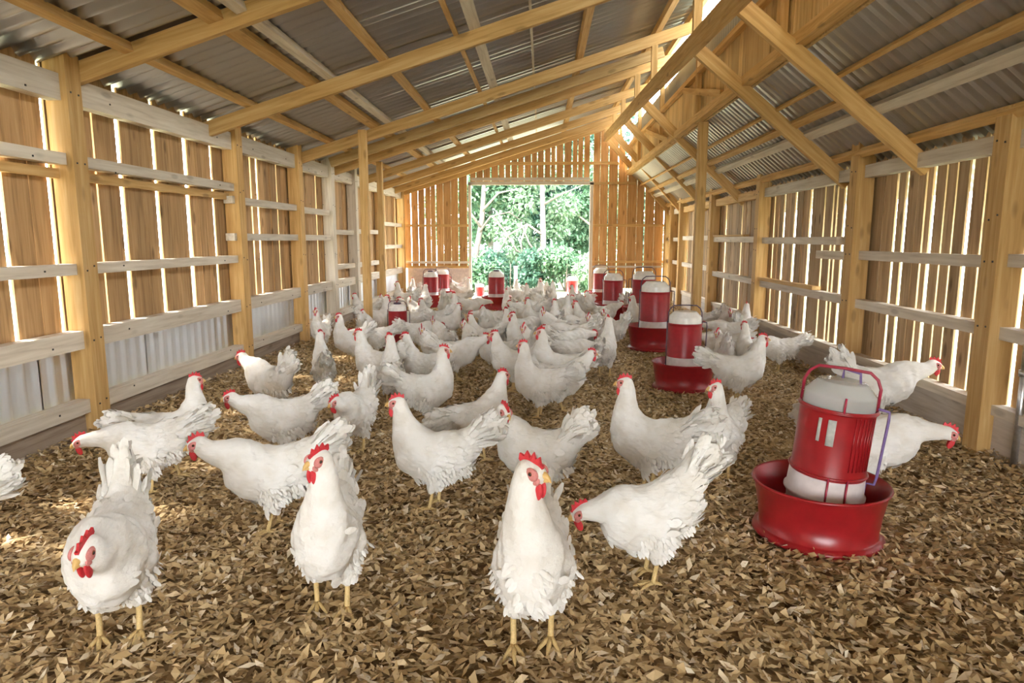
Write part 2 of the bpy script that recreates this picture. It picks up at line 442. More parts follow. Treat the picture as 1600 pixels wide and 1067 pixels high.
for y0, y1, z, dz in [(Y0, -1.2, 1.0, 0), (-1.2, 1.85, 1.0, 0), (1.95, 3.34, 1.0, 0), (3.46, 4.87, .99, 0), (4.99, 5.62, .98, 0), (5.25, 7.0, 1.09, 0), (7.1, 8.95, 1.10, 0), (9.05, 10.9, 1.12, 0), (11.0, 11.68, 1.1, 0),
                  (Y0, -1.2, .66, 0), (-1.2, 1.85, .66, 0), (1.95, 3.45, .62, 0.03), (3.35, 4.87, .65, 0), (4.99, 7.0, .655, 0), (7.1, 8.95, .66, 0), (9.05, 10.9, .71, 0), (11.03, 11.68, .72, 0), (11.78, 12.15, .72, 0), (11.78, 12.15, 1.1, 0)]:
    rrail(y0, y1, z, 0.062, dz=dz)
rrail(5.6, 7.0, .705, .03, 'timber', x=-.02, name='ledge')
rrail(7.6, 8.9, 1.145, .02, 'timber', x=-.02, name='ledge')
mb = MB(); mb.tube([(0.03, 3.16, 0.0), (0.03, 3.16, 0.62)], 0.016, 10); mb.tube([(0.03, 3.16, 0.47), (0.03, 3.16, 0.50)], 0.023, 10)
mb.build('standpipe', M['iron'], wr)
# dark nail heads on rails and posts of both side walls
mb = MB()
for y, h in rposts:
    for z in (.66, .99, 1.2, 1.57):
        for s in (-.03, .03): mb.box((-0.031, y + s, z + RND.uniform(-.02, .02)), (.004, .009, .009))
tag(mb.build('nail_heads', M['nail'], wr, False), kind='stuff')
mb = MB()
for y in lposts:
    for z in (.2, .55, .94, 1.5, 1.86):
        for s in (-.3, -.03, .03, .35): mb.box((0.026 if abs(s) < .1 else -0.009, y + s, z + RND.uniform(-.02, .02)), (.004, .009, .009))
tag(mb.build('nail_heads', M['nail'], wl, False), kind='stuff')

# ---- far gable wall with its wide doorway
DL, DR, DT = -1.28, 0.85, 2.05
wb = tag(empty('wall_back', (0, Y1, 0)), 'far gable wall of orange boards around an open doorway', kind='structure')
def bbeam(name, p0, p1, w, h, mat, **k):
    return beam(name, (p0[0], p0[1] - Y1, p0[2]), (p1[0], p1[1] - Y1, p1[2]), w, h, mat, wb, **k)
def roofz(x):
    if x < XC: return zl(x) + 0.10
    return zr(x) + 0.14
def endboards(x0, x1, z0, pitch, gap, zt=None, mat='plank_end'):
    x = x0
    while x < x1 - .03:
        w = min(pitch * RND.uniform(.75, 1.25), x1 - x); g = RND.choice(gap)
        a, b = x, x + w - g
        base = zt if zt else None
        za, zb2 = (roofz(a) - z0, roofz(b) - z0)
        if b > a + .01:
            bbeam('plank', ((a + b) / 2, Y1 + .06 + RND.uniform(-.004, .004), z0), ((a + b) / 2, Y1 + .06, z0 + 1), .022, b - a, M[mat], up=(1, 0, 0), top=(za, zb2))
        x += w
endboards(XL - .02, DL - .05, 0.60, .125, [.010, .018, .020, .005], mat='plank_end')
endboards(DR + .06, XR + .02, 0.22, .165, [.006, .016, .022])
endboards(DL - .02, DR + .02, 2.12, .12, [.012, .022, .025], mat='plank_end')
bbeam('panel', (-1.9, Y1 + .05, 0.02), (-1.9, Y1 + .05, 0.575), .03, 1.14, M['panel'], up=(1, 0, 0))
for p0, p1, z, h, mt in [(XL, DL - .05, 1.35, .045, 'timber'), (XL, DL - .05, .685, .04, 'pale_timber'), (XL, DL - .05, .60, .045, 'timber'),
                         (DR + .05, XR, 1.35, .045, 'timber'), (DR + .05, XR, .70, .035, 'timber'), (DR + .05, XR, .61, .035, 'pale_timber'), (DR + .05, 1.66, 2.09, .045, 'timber'),
                         (DL + .4, 1.35, 2.44, .05, 'timber'), (DL, DR, 2.17, .05, 'pale_timber')]:
    bbeam('girt', (p0, Y1 + .025, z), (p1, Y1 + .025, z), .04, h, M[mt])
for x in (XL + .12, -.95, XR - .1): pass
d1 = tag(empty('door_1', (0, Y1, 0)), 'pale timber frame of the wide open doorway at the barn end', kind='structure')
for p0, p1, w, h in [((DL - .025, 0, 0), (DL - .025, 0, DT + .05), .07, .05), ((DR + .03, 0, 0), (DR + .03, 0, DT + .05), .07, .06)]:
    beam('door_jamb', p0, p1, w, h, M['pale_timber'], d1, up=(1, 0, 0))
beam('door_head', (DL - .05, 0, DT + .045), (DR + .06, 0, DT + .045), .07, .06, M['pale_timber'], d1)

# ---- upper wall between the two roofs
wu = tag(empty('wall_upper', (XC, 0, 0)), 'high board wall between the lean-to roof and the main roof', kind='structure')
zb0 = zr(XC) + .062
for a, b in edges_with_gaps(Y0, Y1, gap_run(Y0, 12.2, .55, [.003, .006]), .08, .14):
    beam('plank', (0.05, (a + b) / 2, zb0), (0.05, (a + b) / 2, 2.72), b - a, .022, M['plank_upper'], wu, up=(1, 0, 0))
y = Y0
while y < Y1 - .1:
    w = min(1.0, Y1 - y)
    corr_sheet('cladding_sheet', (0.06, y, 2.70), (0, 1, 0), (0, 0, 1), (1, 0, 0), w - .005, 0.33, 0.076, 0.009, M['roof_right'], wu)
    y += w
beam('sill_beam', (-0.01, Y0, zb0 + .036), (-0.01, Y1, zb0 + .036), .07, .07, M['timber'], wu)
beam('head_rail', (-0.0, Y0, 2.72), (-0.0, Y1, 2.72), .05, .05, M['timber'], wu)
for y in (4.6, 6.95, 9.0, 11.0): beam('stud', (0.0, y, zb0), (0.0, y, 3.16), .06, .05, M['timber'], wu, up=(1, 0, 0))
beam('brace', (-.01, 6.0, 2.32), (-.01, 7.6, 2.68), .03, .06, M['timber'], wu)
beam('brace', (-.01, 8.3, 2.25), (-.01, 10.2, 2.66), .03, .06, M['timber'], wu)

# ---- roofs: rafters, purlins, sheets
ce = tag(empty('ceiling', (0, 0, 0)), 'open barn roof of timber rafters under corrugated metal sheets', kind='structure')
def lraft(y, mat='timber', x0=XL - .08, x1=XC, dz=0.0):
    beam('rafter', (x0, y, zl(x0) + dz), (x1, y, zl(x1) + dz), .045, .105, M[mat], ce, up=(-.31, 0, 1))
for y in (-6.1, -5.2, -4.2, -3.2, -2.1, -.6, 0.9, 2.2, 3.68, 5.15, 7.05, 8.25, 9.64, 10.73, 12.2): lraft(y, dz=.05 if y == 3.68 else 0)
lraft(11.6); lraft(7.72, 'plank_upper', -2.4, 1.3)
sl = math.hypot(1, .31)
def lpurl(x, w, h, mat='pale_timber', dz=0.0, y0=Y0, y1=Y1 + .2):
    z = zl(x) + .055 + h / 2 + dz
    beam('purlin', (x, y0, z), (x, y1, z), w, h, M[mat], ce, up=(-.31, 0, 1))
for x, w, h, mt in [(-2.2, .05, .05, 'timber'), (-1.72, .085, .05, 'timber'), (-1.58, .06, .05, 'pale_timber'), (-1.18, .06, .05, 'timber'), (-.64, .035, .05, 'timber'), (-.5, .085, .05, 'pale_timber'),
                    (.36, .065, .05, 'timber'), (1.12, .065, .05, 'timber'), (1.44, .05, .05, 'timber')]: lpurl(x, w, h, mt)
vdir = Vector((1, 0, .31)).normalized(); ndir = Vector((-.31, 0, 1)).normalized()
y = Y0 - .3; k = 0
while y < Y1 + .3:
    for (xa, xb, lift) in [(-2.85, -.50, 0.0), (-.62, 1.61, .012)]:
        o = Vector((xa, y, zl(xa) + .122 + lift + (.004 if k % 2 else 0)))
        corr_sheet('roof_sheet', o, (0, 1, 0), vdir, ndir, .96, (xb - xa) * sl, .118, .022, M['roof'], ce)
    y += .91; k += 1
# fixing battens and little straps seen on the sheets
beam('batten', (-.1, 5.0, zl(-.1) + .125), (-.1, 12.2, zl(-.1) + .125), .02, .025, M['pale_timber'], ce, up=(-.31, 0, 1))

def rraft(y, skew=0.0, x0=XR + .1, ztop=None, mat='timber'):
    x1 = 1.10
    beam('rafter', (x0, y, zr(x0)), (x1, y + skew, ztop if ztop else zr(x1)), .05, .095, M[mat], ce, up=(.82, 0, 1))
for y, sk, zt in [(-5.6, 0, None), (-3.6, 0, None), (-2.2, 0, None), (-.8, 0, None), (0.7, 0, None), (2.0, 0, None), (4.24, 0, 2.50), (5.31, 0, 2.53), (7.94, 0, 2.66), (9.66, 0, 2.76), (11.2, 0, 2.83), (12.2, 0, 2.88)]: rraft(y, sk, ztop=zt)
beam('ridge_beam', (1.10, Y0, zbeam(Y0)), (1.10, Y1, zbeam(Y1)), .06, .13, M['timber'], ce)
for y in (3.72, 5.15, 7.05, 8.25, 9.64, 10.73, 12.2):
    beam('king_post', (1.10, y, zbeam(y) + .06), (1.10, y, zl(1.10) - .05), .05, .06, M['timber'], ce, up=(1, 0, 0))
def rpurl(x, w, h, mat, y0=Y0, y1=Y1 + .1):
    z = zr(x) + .062 + h / 2
    beam('purlin', (x, y0, z), (x, y1, z), w, h, M[mat], ce, up=(.82, 0, 1))
for x, w, h, mt in [(1.75, .022, .04, 'timber'), (1.885, .055, .045, 'timber'), (1.985, .065, .045, 'pale_timber'), (2.2, .05, .045, 'timber')]: rpurl(x, w, h, mt)
vd = Vector((1, 0, -.82)).normalized(); nd = Vector((.82, 0, 1)).normalized()
y = Y0 - .2
while y < Y1 + .2:
    xa, xb = XC + .02, 2.62
    corr_sheet('roof_sheet', (xa, y, zr(xa) + .128), (0, 1, 0), vd, nd, .985, (xb - xa) * math.hypot(1, .82), .098, .011, M['roof_right'], ce, boxy=True, sub=10)
    y += .96

# ---- free-standing posts
def freepost(x, y, h, lab, w=.085):
    o = beam('post', (x, y, 0), (x, y, h), w, w, M['timber'], None, up=(1, 0, 0))
    return tag(o, lab, kind='structure')
freepost(-1.82, 6.95, zl(-1.82) + .05, 'slim timber post standing free of the left wall, nearest of two', .075)
freepost(-2.12, 8.9, zl(-2.12) + .05, 'slim timber post standing free of the left wall, farther of two', .07)
freepost(1.56, 6.85, zb0, 'square timber post standing free behind the right row of feeders', .085)

# ------------------------------------------------------------------ wood-shaving bed
def chips(n, ylo, yhi, seed, smin, smax, zmax):
    r = np.random.default_rng(seed)
    x = r.uniform(XL - .02, XR + .05, n); y = r.uniform(ylo, yhi, n)
    Lh = r.uniform(smin, smax, n) / 2; W = Lh * r.uniform(.26, .6, n)
    a = r.uniform(0, 2 * PI, n); p = r.normal(0, .30, n); q = r.normal(0, .35, n)
    edge = np.exp(-np.minimum(x - XL, XR - x) / .12) * .03 * (y > 2)
    z = r.uniform(.004, zmax, n) + edge + .006 * np.sin(x * 3.1 + 1) * np.sin(y * 2.3)
    cx = np.stack([np.cos(a) * np.cos(p), np.sin(a) * np.cos(p), np.sin(p)], 1)
    sx = np.stack([-np.sin(a), np.cos(a), np.zeros(n)], 1)
    nz = np.cross(cx, sx)
    sy = sx * np.cos(q)[:, None] + nz * np.sin(q)[:, None]; nz = np.cross(cx, sy)
    c = np.stack([x, y, z], 1); curl = r.uniform(-.25, .35, n) * Lh
    def P(u, v, w): return c + cx * (u * Lh)[:, None] + sy * (v * W)[:, None] + nz * (w * curl)[:, None]
    k = lambda lo, hi: r.uniform(lo, hi, n)
    V = np.stack([P(k(-1.1, -.8), k(-.5, .1), 1.0), P(k(-.3, .2), k(-1.1, -.7), 0), P(k(.8, 1.1), k(-.3, .5), 1.0), P(k(-.2, .3), k(.7, 1.1), 0)], 1).reshape(-1, 3)
    b = np.arange(n)[:, None] * 4
    F = np.concatenate([b + np.array([[0, 1, 3]]), b + np.array([[1, 2, 3]])], 0)
    sh = np.clip(r.normal(.5, .24, n), 0, 1)
    return V, F, np.repeat(sh, 4)
def chip_object(name, parts, mat, parent):
    V = []; F = []; S = []; o = 0
    for v, f, s in parts:
        V.append(v); F.append(f + o); S.append(s); o += len(v)
    me = mesh_np(name, np.concatenate(V), np.concatenate(F), mat, False)
    at = me.attributes.new('shade', 'FLOAT', 'POINT'); at.data.foreach_set('value', np.concatenate(S).astype(np.float32))
    return link(name, me, parent)
bed = chip_object('wood_shavings', [chips(6000, 0.2, 1.0, 1, .025, .055, .02), chips(74000, 1.0, 4.2, 2, .022, .056, .026), chips(72000, 4.2, 8.0, 3, .026, .056, .024), chips(44000, 8.0, 12.4, 4, .03, .06, .02)], M['chip'], floor)
tag(bed, kind='stuff')
# the nearest large shavings one by one
_protos = []
for k in range(8):
    v, f, s = chips(1, 0, .01, 50 + k, .05, .062, .005)
    v = v - v.mean(0)
    me = mesh_np('wood_shaving', v, f, M['chip'], False)
    at = me.attributes.new('shade', 'FLOAT', 'POINT'); at.data.foreach_set('value', np.full(len(v), .35 + .08 * k, dtype=np.float32))
    _protos.append(me)
_r = random.Random(8)
for k in range(290):
    y = 1.32 + 1.0 * _r.random() ** 1.3
    x = _r.uniform(-.82, .72) * y
    o = link('wood_shaving', _protos[k % 8], floor, (x, y, .027 + _r.uniform(0, .006)), (_r.uniform(-.2, .2), _r.uniform(-.2, .2), _r.uniform(0, 6.28)))

# ------------------------------------------------------------------ feeders
def feeder(x, y, s, label, rz=0.0, tilt=(0, 0), side=1, front=False, red='red', content=None, pan=True, handle='wire', z=.012, group='red poultry feeders'):
    """gravity feeder: red pan, clear jar standing in it, red sleeve, wire handle"""
    root = empty('poultry_feeder', (x, y, z), rz); tag(root, label, 'feeder', group)
    R = M[red]
    if pan:
        m = MB()
        m.lathe([(.0, .004), (.205, .004), (.222, .0), (.232, .008), (.228, .020), (.214, .026), (.206, .03), (.216, .11), (.232, .192), (.239, .2), (.243, .206), (.238, .212), (.230, .206), (.212, .12), (.20, .04), (.0, .036)], 56)
        m.build('pan', R, root)
        m = MB(); m.lathe([(.20, .045), (.19, .075), (.12, .088), (.0, .085)], 40)
        rr = random.Random(3)
        for k in range(60):
            q = rr.uniform(0, 6.28); r_ = rr.uniform(.13, .2); m.ell((r_ * math.cos(q), r_ * math.sin(q), .085), (.014, .01, .008), 6, 4)
        m.build('feed', M['feed'], root)
    jt = Matrix.Rotation(tilt[0], 4, 'Y') @ Matrix.Rotation(tilt[1], 4, 'X')
    z0 = .165
    parts = []
    m = MB(); m.lathe([(.10, z0 - .06), (.125, z0 - .055), (.13, z0 - .01), (.137, z0), (.142, z0 + .006), (.142, z0 + .014), (.134, z0 + .016), (.131, z0 + .085), (.128, z0 + .09)], 44); parts.append(('collar', m, 'milky'))
    m = MB(); m.lathe([(.10, z0 + .02), (.124, z0 + .02), (.124, z0 + .09), (.122, z0 + .33), (.124, z0 + .345), (.1225, z0 + .383), (.122, z0 + .387), (.120, z0 + .392), (.086, z0 + .428), (.083, z0 + .431), (.078, z0 + .432), (.0, z0 + .433)], 44); parts.append(('jar', m, 'clear' if front else 'milky_clear'))
    m = MB(); m.lathe([(.130, z0 + .085), (.1305, z0 + .1), (.128, z0 + .11), (.128, z0 + .32), (.130, z0 + .335), (.134, z0 + .34), (.130, z0 + .345)], 44); parts.append(('sleeve', m, None))
    if front:
        for zz, rr_ in ((z0 + .098, .133), (z0 + .335, .132)):
            m = MB(); m.tube([(rr_ * math.cos(q), rr_ * math.sin(q), zz) for q in np.linspace(0, 2 * PI, 48, endpoint=False)], .0045, 6, closed=True); parts.append(('ring', m, None))
        m = MB()
        for q in np.linspace(-1.05, -.35, 7): m.tube([(.1305 * math.cos(q), .1305 * math.sin(q), z0 + .13), (.1305 * math.cos(q), .1305 * math.sin(q), z0 + .325)], .0022, 6)
        parts.append(('ribs', m, None))
    def wire(name, pts, mat, r=.0048):
        mm = MB(); mm.tube(pts, r, 7); parts.append((name, mm, mat))
    if handle:
        hw = 'wire_red' if front else 'wire'; hz = z0 + .475
        wire('handle', [(-.126, 0, z0 + .34), (-.126, 0, hz - .055), (-.112, 0, hz - .022), (-.085, 0, hz), (0, 0, hz + .003), (.085, 0, hz), (.112, 0, hz - .022), (.126, 0, hz - .055), (.126, 0, z0 + .34)], hw, .0058 if front else .005)
        wire('side_handle', [(.126 * side, 0, hz - .125), (.165 * side, 0, hz - .13), (.167 * side, 0, hz - .16), (.162 * side, 0, z0 + .10), (.158 * side, 0, z0 + .07), (.13 * side, 0, z0 + .07), (.128 * side, 0, z0 - .09)], 'wire_violet' if front else 'wire', .0052 if front else .0045)
        if front:
            wire('top_hook', [(.0, .035, hz - .04), (.0, .035, hz - .005), (.055, .02, hz - .012), (.062, .015, hz - .06)], 'wire_violet', .005)
    if front:
        for q in (-1.52, -1.05): wire('guard_wire', [(.137 * math.cos(q), .137 * math.sin(q), z0 + .1), (.139 * math.cos(q), .139 * math.sin(q), z0 - .02)], 'wire_red', .004)
        wire('gauge_rod', [(.02, -.129, z0 + .335), (.02, -.127, z0 + .395)], 'wire_red', .004)
        for q0, q1, za, zb in ((-2.02, -1.93, .225, .31), (-1.76, -1.55, .215, .31)):
            mm = MB(); k = 5
            vs = []
            for i in range(k):
                q = q0 + (q1 - q0) * i / (k - 1)
                for zz in (za, zb): vs.append((.1296 * math.cos(q), .1296 * math.sin(q), z0 + zz))
            vs2 = [(p[0] * .985, p[1] * .985, p[2]) for p in vs]
            fs = [(2 * i, 2 * i + 2, 2 * i + 3, 2 * i + 1) for i in range(k - 1)] + [(10 + 2 * i + 1, 10 + 2 * i + 3, 10 + 2 * i + 2, 10 + 2 * i) for i in range(k - 1)]
            fs += [(0, 1, 11, 10), (8, 18, 19, 9)] + [(2 * i, 10 + 2 * i, 12 + 2 * i, 2 * i + 2) for i in range(k - 1)] + [(2 * i + 1, 2 * i + 3, 13 + 2 * i, 11 + 2 * i) for i in range(k - 1)]
            mm.add(vs + vs2, fs); parts.append(('sticker', mm, 'label'))
    elif handle != 'none':
        wire('guard_wire', [(-.139, -.02, z0 - .03), (-.137, -.02, z0 + .36)], 'wire', .004)
    if handle == 'cap':
        mm = MB(); mm.lathe([(.05, z0 + .43), (.052, z0 + .455), (.0, z0 + .458)], 20); parts.append(('cap', mm, 'wire'))
    for nm, m, mt in parts:
        m.xf(jt)
        mat = R if mt is None else M.get(mt)
        o = m.build(nm, mat, root)
        if nm == 'collar': tag(o, 'milky translucent collar')
    root.scale = (s, s, s)
    return root

M['milky_clear'] = plain('cloudy_plastic', (0.78, 0.74, 0.68), 0.25, 0, 0, 15)
feeder(1.035, 2.430, 0.988, 'large red poultry feeder with clear jar nearest the camera at right', front=True, tilt=(.085,0.0), rz=-.42, red='red')
feeder(1.048, 4.923, 0.958, 'red poultry feeder with dark wire handle, second in the right row from the camera', red='red_dark')
feeder(1.132, 6.745, 1.132, 'red poultry feeder just behind the second one, third in the right row', red='red_dark')
feeder(1.303, 8.657, 1.151, 'dark red feeder by the right wall, fourth in the right row', red='red_dark', side=-1)
feeder(0.981, 9.280, 1.052, 'dark red feeder standing just left of the fourth one in the right row', red='red_dark')
feeder(1.001, 11.477, 1.028, 'bright red feeder in the doorway light, standing by the right door jamb')
feeder(0.611, 13.497, 0.900, 'small bright red drinker standing outside the doorway at its right edge', pan=False, handle='none', z=-.17)
feeder(-0.707, 10.492, 1.000, 'bright red feeder with a white top standing alone in the middle of the doorway', handle='cap')
feeder(-1.206, 13.072, 0.698, 'small distant red drinker outside the doorway, left of the white-topped feeder', pan=False, handle='none', z=-.17)
feeder(-1.461, 6.732, 0.737, 'small red drinker with a double jar standing in the flock on the left', red='red_dark', handle='cap')
feeder(-1.810, 10.916, 0.950, 'dark red feeder in front of the pinkish panel, left of a pair', red='red_dark', handle='cap')
feeder(-1.748, 11.794, 0.950, 'red feeder with a wire handle in front of the pinkish panel, right of a pair')


# ------------------------------------------------------------------ trees beyond the doorway
def leaves(n, centers, rad, seed, size, mat, name, parent, flat=.8):
    r = np.random.default_rng(seed); centers = np.asarray(centers, float); rad = np.asarray(rad, float)
    k = r.integers(0, len(centers), n)
    d = r.normal(0, 1, (n, 3)); d /= np.linalg.norm(d, axis=1)[:, None]
    q = (r.random(n) ** .45)[:, None]
    c = centers[k] + d * q * rad[k][:, None] * np.array([1, 1, flat])
    ax = r.normal(0, 1, (n, 3)) + d * .8 + np.array([0, 0, -.4]); ax /= np.linalg.norm(ax, axis=1)[:, None]
    up = r.normal(0, .6, (n, 3)) + d * .6 + np.array([0, 0, .9]); s = np.cross(ax, up); s /= np.linalg.norm(s, axis=1)[:, None] + 1e-9
    nn = np.cross(s, ax)
    L_ = (size * r.uniform(.6, 1.3, n))[:, None]; W = L_ * .27
    V = np.stack([c, c + ax * L_ * .45 + s * W - nn * L_ * .05, c + ax * L_ - nn * L_ * .12, c + ax * L_ * .45 - s * W - nn * L_ * .05], 1).reshape(-1, 3)
    b = np.arange(n)[:, None] * 4
    F = np.concatenate([b + np.array([[0, 1, 2]]), b + np.array([[0, 2, 3]])], 0)
    me = mesh_np(name, V, F, mat, False)
    at = me.attributes.new('shade', 'FLOAT', 'POINT'); at.data.foreach_set('value', np.repeat(np.clip(r.normal(.5, .25, n), 0, 1), 4).astype(np.float32))
    return tag(link(name, me, parent), kind='stuff')

def tree(name, label, x, y, trunk, rad, branches, clumps, n, size, mat, seed, group):
    root = tag(empty(name, (x, y, -.1)), label, 'tree', group)
    m = MB(); m.tube(trunk, rad, 10); m.build('trunk', M['bark'], root)
    for br in branches:
        m = MB(); m.tube(br, [.035 * (1 - .75 * i / (len(br) - 1)) for i in range(len(br))], 7); m.build('branch', M['bark'], root)
    leaves(n, [c[:3] for c in clumps], [c[3] for c in clumps], seed, size, mat, 'foliage', root)
    return root
def clumps(seed, n, sx, sy, z0, z1, r0, r1):
    r = random.Random(seed)
    return [(r.uniform(-sx, sx), r.uniform(-sy, sy), r.uniform(z0, z1), r.uniform(r0, r1)) for _ in range(n)]
TG = 'trees beyond the doorway'
tree('leafy_tree', 'leafy tree with a leaning pale trunk at the left of the doorway', -1.75, 16.6, [(.0, 0, 0), (.12, 0, .8), (.28, .05, 1.7), (.35, .1, 2.8)], [.085, .075, .065, .05],
     [[(.2, 0, 1.35), (.5, -.1, 1.75), (.95, -.15, 1.85), (1.4, -.1, 1.55)], [(.25, 0, 1.5), (-.1, -.2, 2.0), (-.5, -.3, 2.2)], [(.3, 0, 1.9), (.7, -.2, 2.3), (1.2, -.3, 2.4)], [(.55, -.1, 1.75), (.9, -.3, 1.35), (1.15, -.4, .9)]],
     [(-0.3, 0.48, 2.3, 0.6), (0.5, 0.58, 2.5, 0.6), (1.1, 0.48, 2.6, 0.5), (0.1, 0.48, 2.9, 0.8), (-0.8, 0.28, 2, 0.5), (-0.6, 0.38, 1.4, 0.45), (1, 0.48, 2, 0.35)], 8000, .125, M['leaf'], 3, TG)
tree('slender_tree', 'slender tree with a straight pale trunk in the middle of the doorway', .0, 16.2, [(.02, 0, 0), (.03, 0, 1.2), (.0, .02, 2.3), (-.02, .05, 3.4)], [.075, .07, .06, .05],
     [[(.02, 0, 1.3), (-.35, -.15, 1.55), (-.8, -.2, 1.3), (-1.05, -.2, .85)], [(.02, 0, 1.0), (-.3, -.1, .75), (-.6, -.15, .95), (-.9, -.2, 1.45)], [(.0, 0, 2.0), (.45, -.1, 2.25), (.95, -.2, 2.45)], [(.02, 0, .7), (-.3, -.2, 1.1), (-.5, -.2, 1.6)],
      [(-.35, -.15, 1.55), (-.5, -.2, 1.15), (-.45, -.25, .75)]],
     [(0.3, 0.48, 1.5, 0.4), (-0.4, 0.38, 2.2, 0.5), (0.5, 0.28, 2, 0.4), (0.1, 0.28, 2.9, 0.7), (-0.5, 0.38, 2.9, 0.5), (-0.8, 0.58, 1.5, 0.6), (-0.5, 0.63, 0.9, 0.55), (0.2, 0.58, 0.7, 0.5)], 7500, .11, M['leaf_pale'], 4, TG)
tree('leafy_tree', 'leafy tree with a thin trunk at the right of the doorway', 1.25, 16.8, [(.0, 0, 0), (-.02, 0, 1.2), (.02, .05, 2.2), (.0, .1, 3.2)], [.06, .05, .045, .03],
     [[(0, 0, 1.5), (-.4, -.1, 1.8), (-.8, -.2, 1.75)], [(0, 0, 1.9), (.4, -.1, 2.3), (.8, -.1, 2.4)]],
     [(-0.4, 0.48, 1.3, 0.5), (0.3, 0.38, 1.2, 0.5), (-0.2, 0.28, 2, 0.5), (0.4, 0.28, 2.3, 0.6), (0, 0.38, 3, 0.7), (-0.6, 0.38, 0.8, 0.4)], 7000, .12, M['leaf'], 5, TG)
BG = 'bushes and trees closing the view beyond the doorway'
k = 0
for x, y, hgt, mt, lab in [(-1.5, 19.4, 4.0, 'leaf', 'tall green tree behind the leaning trunk'), (.3, 19.8, 4.2, 'leaf_dark', 'dark green tree behind the straight trunk'),
                          (2.3, 19.2, 4.2, 'leaf_dark', 'dark tall tree behind the right-hand thin trunk')]:
    k += 1
    tree('background_tree', lab, x, y, [(0, 0, 0), (.05, 0, 1.5), (0, 0, 3.0)], [.1, .08, .05], [[(0, 0, 1.2), (.5, -.3, 1.9), (.9, -.4, 2.4)], [(0, 0, 1.4), (-.5, -.3, 2.0), (-.9, -.5, 2.3)]],
         clumps(20 + k, 24, 1.1, .6, .4, hgt, .5, .8), 15000, .15, M[mt], 30 + k, BG)
def bush(label, x, y, sx, h, mt, seed):
    root = tag(empty('bush', (x, y, -.1)), label, 'bush', 'low bushes at the foot of the trees')
    for i in range(4):
        m = MB(); a = i * 1.6; m.tube([(0, 0, 0), (.15 * math.cos(a), .15 * math.sin(a), .3), (.35 * math.cos(a), .3 * math.sin(a), h * .8)], [.02, .015, .006], 6); m.build('stem', M['bark'], root)
    leaves(3600, [c[:3] for c in clumps(seed, 8, sx, .3, .15, h, .25, .4)], [c[3] for c in clumps(seed, 8, sx, .3, .15, h, .25, .4)], seed, .10, M[mt], 'foliage', root)
bush('low bush at the left foot of the doorway trees', -1.6, 15.6, .6, .7, 'leaf', 61)
bush('rounded dark bush left of the straight trunk', -.75, 15.9, .55, .8, 'leaf_dark', 62)
bush('bright bush right of the straight trunk', .55, 15.7, .55, .85, 'leaf', 63)
bush('pale bush under the right-hand thin trunk', 1.35, 15.5, .5, .75, 'leaf_pale', 64)
# short white stake in the yard
m = MB(); m.box((0, 0, .25), (.07, .05, .7)); m.box((0, 0, .61), (.085, .065, .03))
tag(m.build('stake', M['white_cap'], None, False, (-.55, 14.2, -.08)), 'short white stake standing in the yard beyond the doorway', 'stake')

# ------------------------------------------------------------------ hens
def cone_sdf(P, a, b, r1, r2, sy=1.0):
    """tapered capsule distance"""
    a = np.array(a, dtype=np.float32); b = np.array(b, dtype=np.float32)
    A = P - a; d = b - a
    if sy != 1.0:
        A = A * np.array([1, sy, 1], dtype=np.float32); d = d * np.array([1, sy, 1], dtype=np.float32)
    dd = float(d @ d) + 1e-9
    t = np.clip((A @ d) / dd, 0, 1)
    q = A - t[..., None] * d
    return np.sqrt((q * q).sum(-1)) - (r1 + (r2 - r1) * t)

def smin(a, b, k):
    h = np.clip(.5 + .5 * (b - a) / k, 0, 1)
    return b + (a - b) * h - k * h * (1 - h)

def surface_nets(F, org, h):
    nx, ny, nz = F.shape
    S = F < 0
    corners = [(i, j, k) for i in (0, 1) for j in (0, 1) for k in (0, 1)]
    def sl(A, c): return A[c[0]:nx - 1 + c[0], c[1]:ny - 1 + c[1], c[2]:nz - 1 + c[2]]
    cnt = sum(sl(S, c).astype(np.int8) for c in corners)
    act = (cnt > 0) & (cnt < 8)
    ids = np.argwhere(act); n = len(ids)
    idx = -np.ones(act.shape, dtype=np.int64); idx[act] = np.arange(n)
    vals = {c: F[ids[:, 0] + c[0], ids[:, 1] + c[1], ids[:, 2] + c[2]] for c in corners}
    acc = np.zeros((n, 3)); num = np.zeros(n)
    for c in corners:
        for ax in range(3):
            if c[ax] == 0:
                d = list(c); d[ax] = 1; d = tuple(d)
                va, vb = vals[c], vals[d]
                m = (va < 0) != (vb < 0)
                t = np.where(m, va / np.where(m, va - vb, 1), 0)
                p = np.tile(np.array(c, dtype=float), (n, 1)); p[:, ax] = t
                acc[m] += p[m]; num[m] += 1
    V = org + h * (ids + acc / num[:, None])
    faces = []
    for ax in range(3):
        e0 = [slice(1, -1)] * 3; e0[ax] = slice(0, -1)
        e1 = [slice(1, -1)] * 3; e1[ax] = slice(1, None)
        A = S[tuple(e0)]; B = S[tuple(e1)]
        ij = np.argwhere(A != B)
        off = np.array([1, 1, 1]); off[ax] = 0
        g = ij + off
        a1, a2 = (ax + 1) % 3, (ax + 2) % 3
        def cid(d1, d2):
            q = g.copy(); q[:, a1] -= d1; q[:, a2] -= d2
            return idx[q[:, 0], q[:, 1], q[:, 2]]
        quad = np.stack([cid(1, 1), cid(0, 1), cid(0, 0), cid(1, 0)], 1)
        fl = B[ij[:, 0], ij[:, 1], ij[:, 2]]
        quad[fl] = quad[fl][:, ::-1]
        faces.append(quad)
    Fq = np.concatenate(faces); Fq = Fq[(Fq >= 0).all(1)]
    return V, Fq

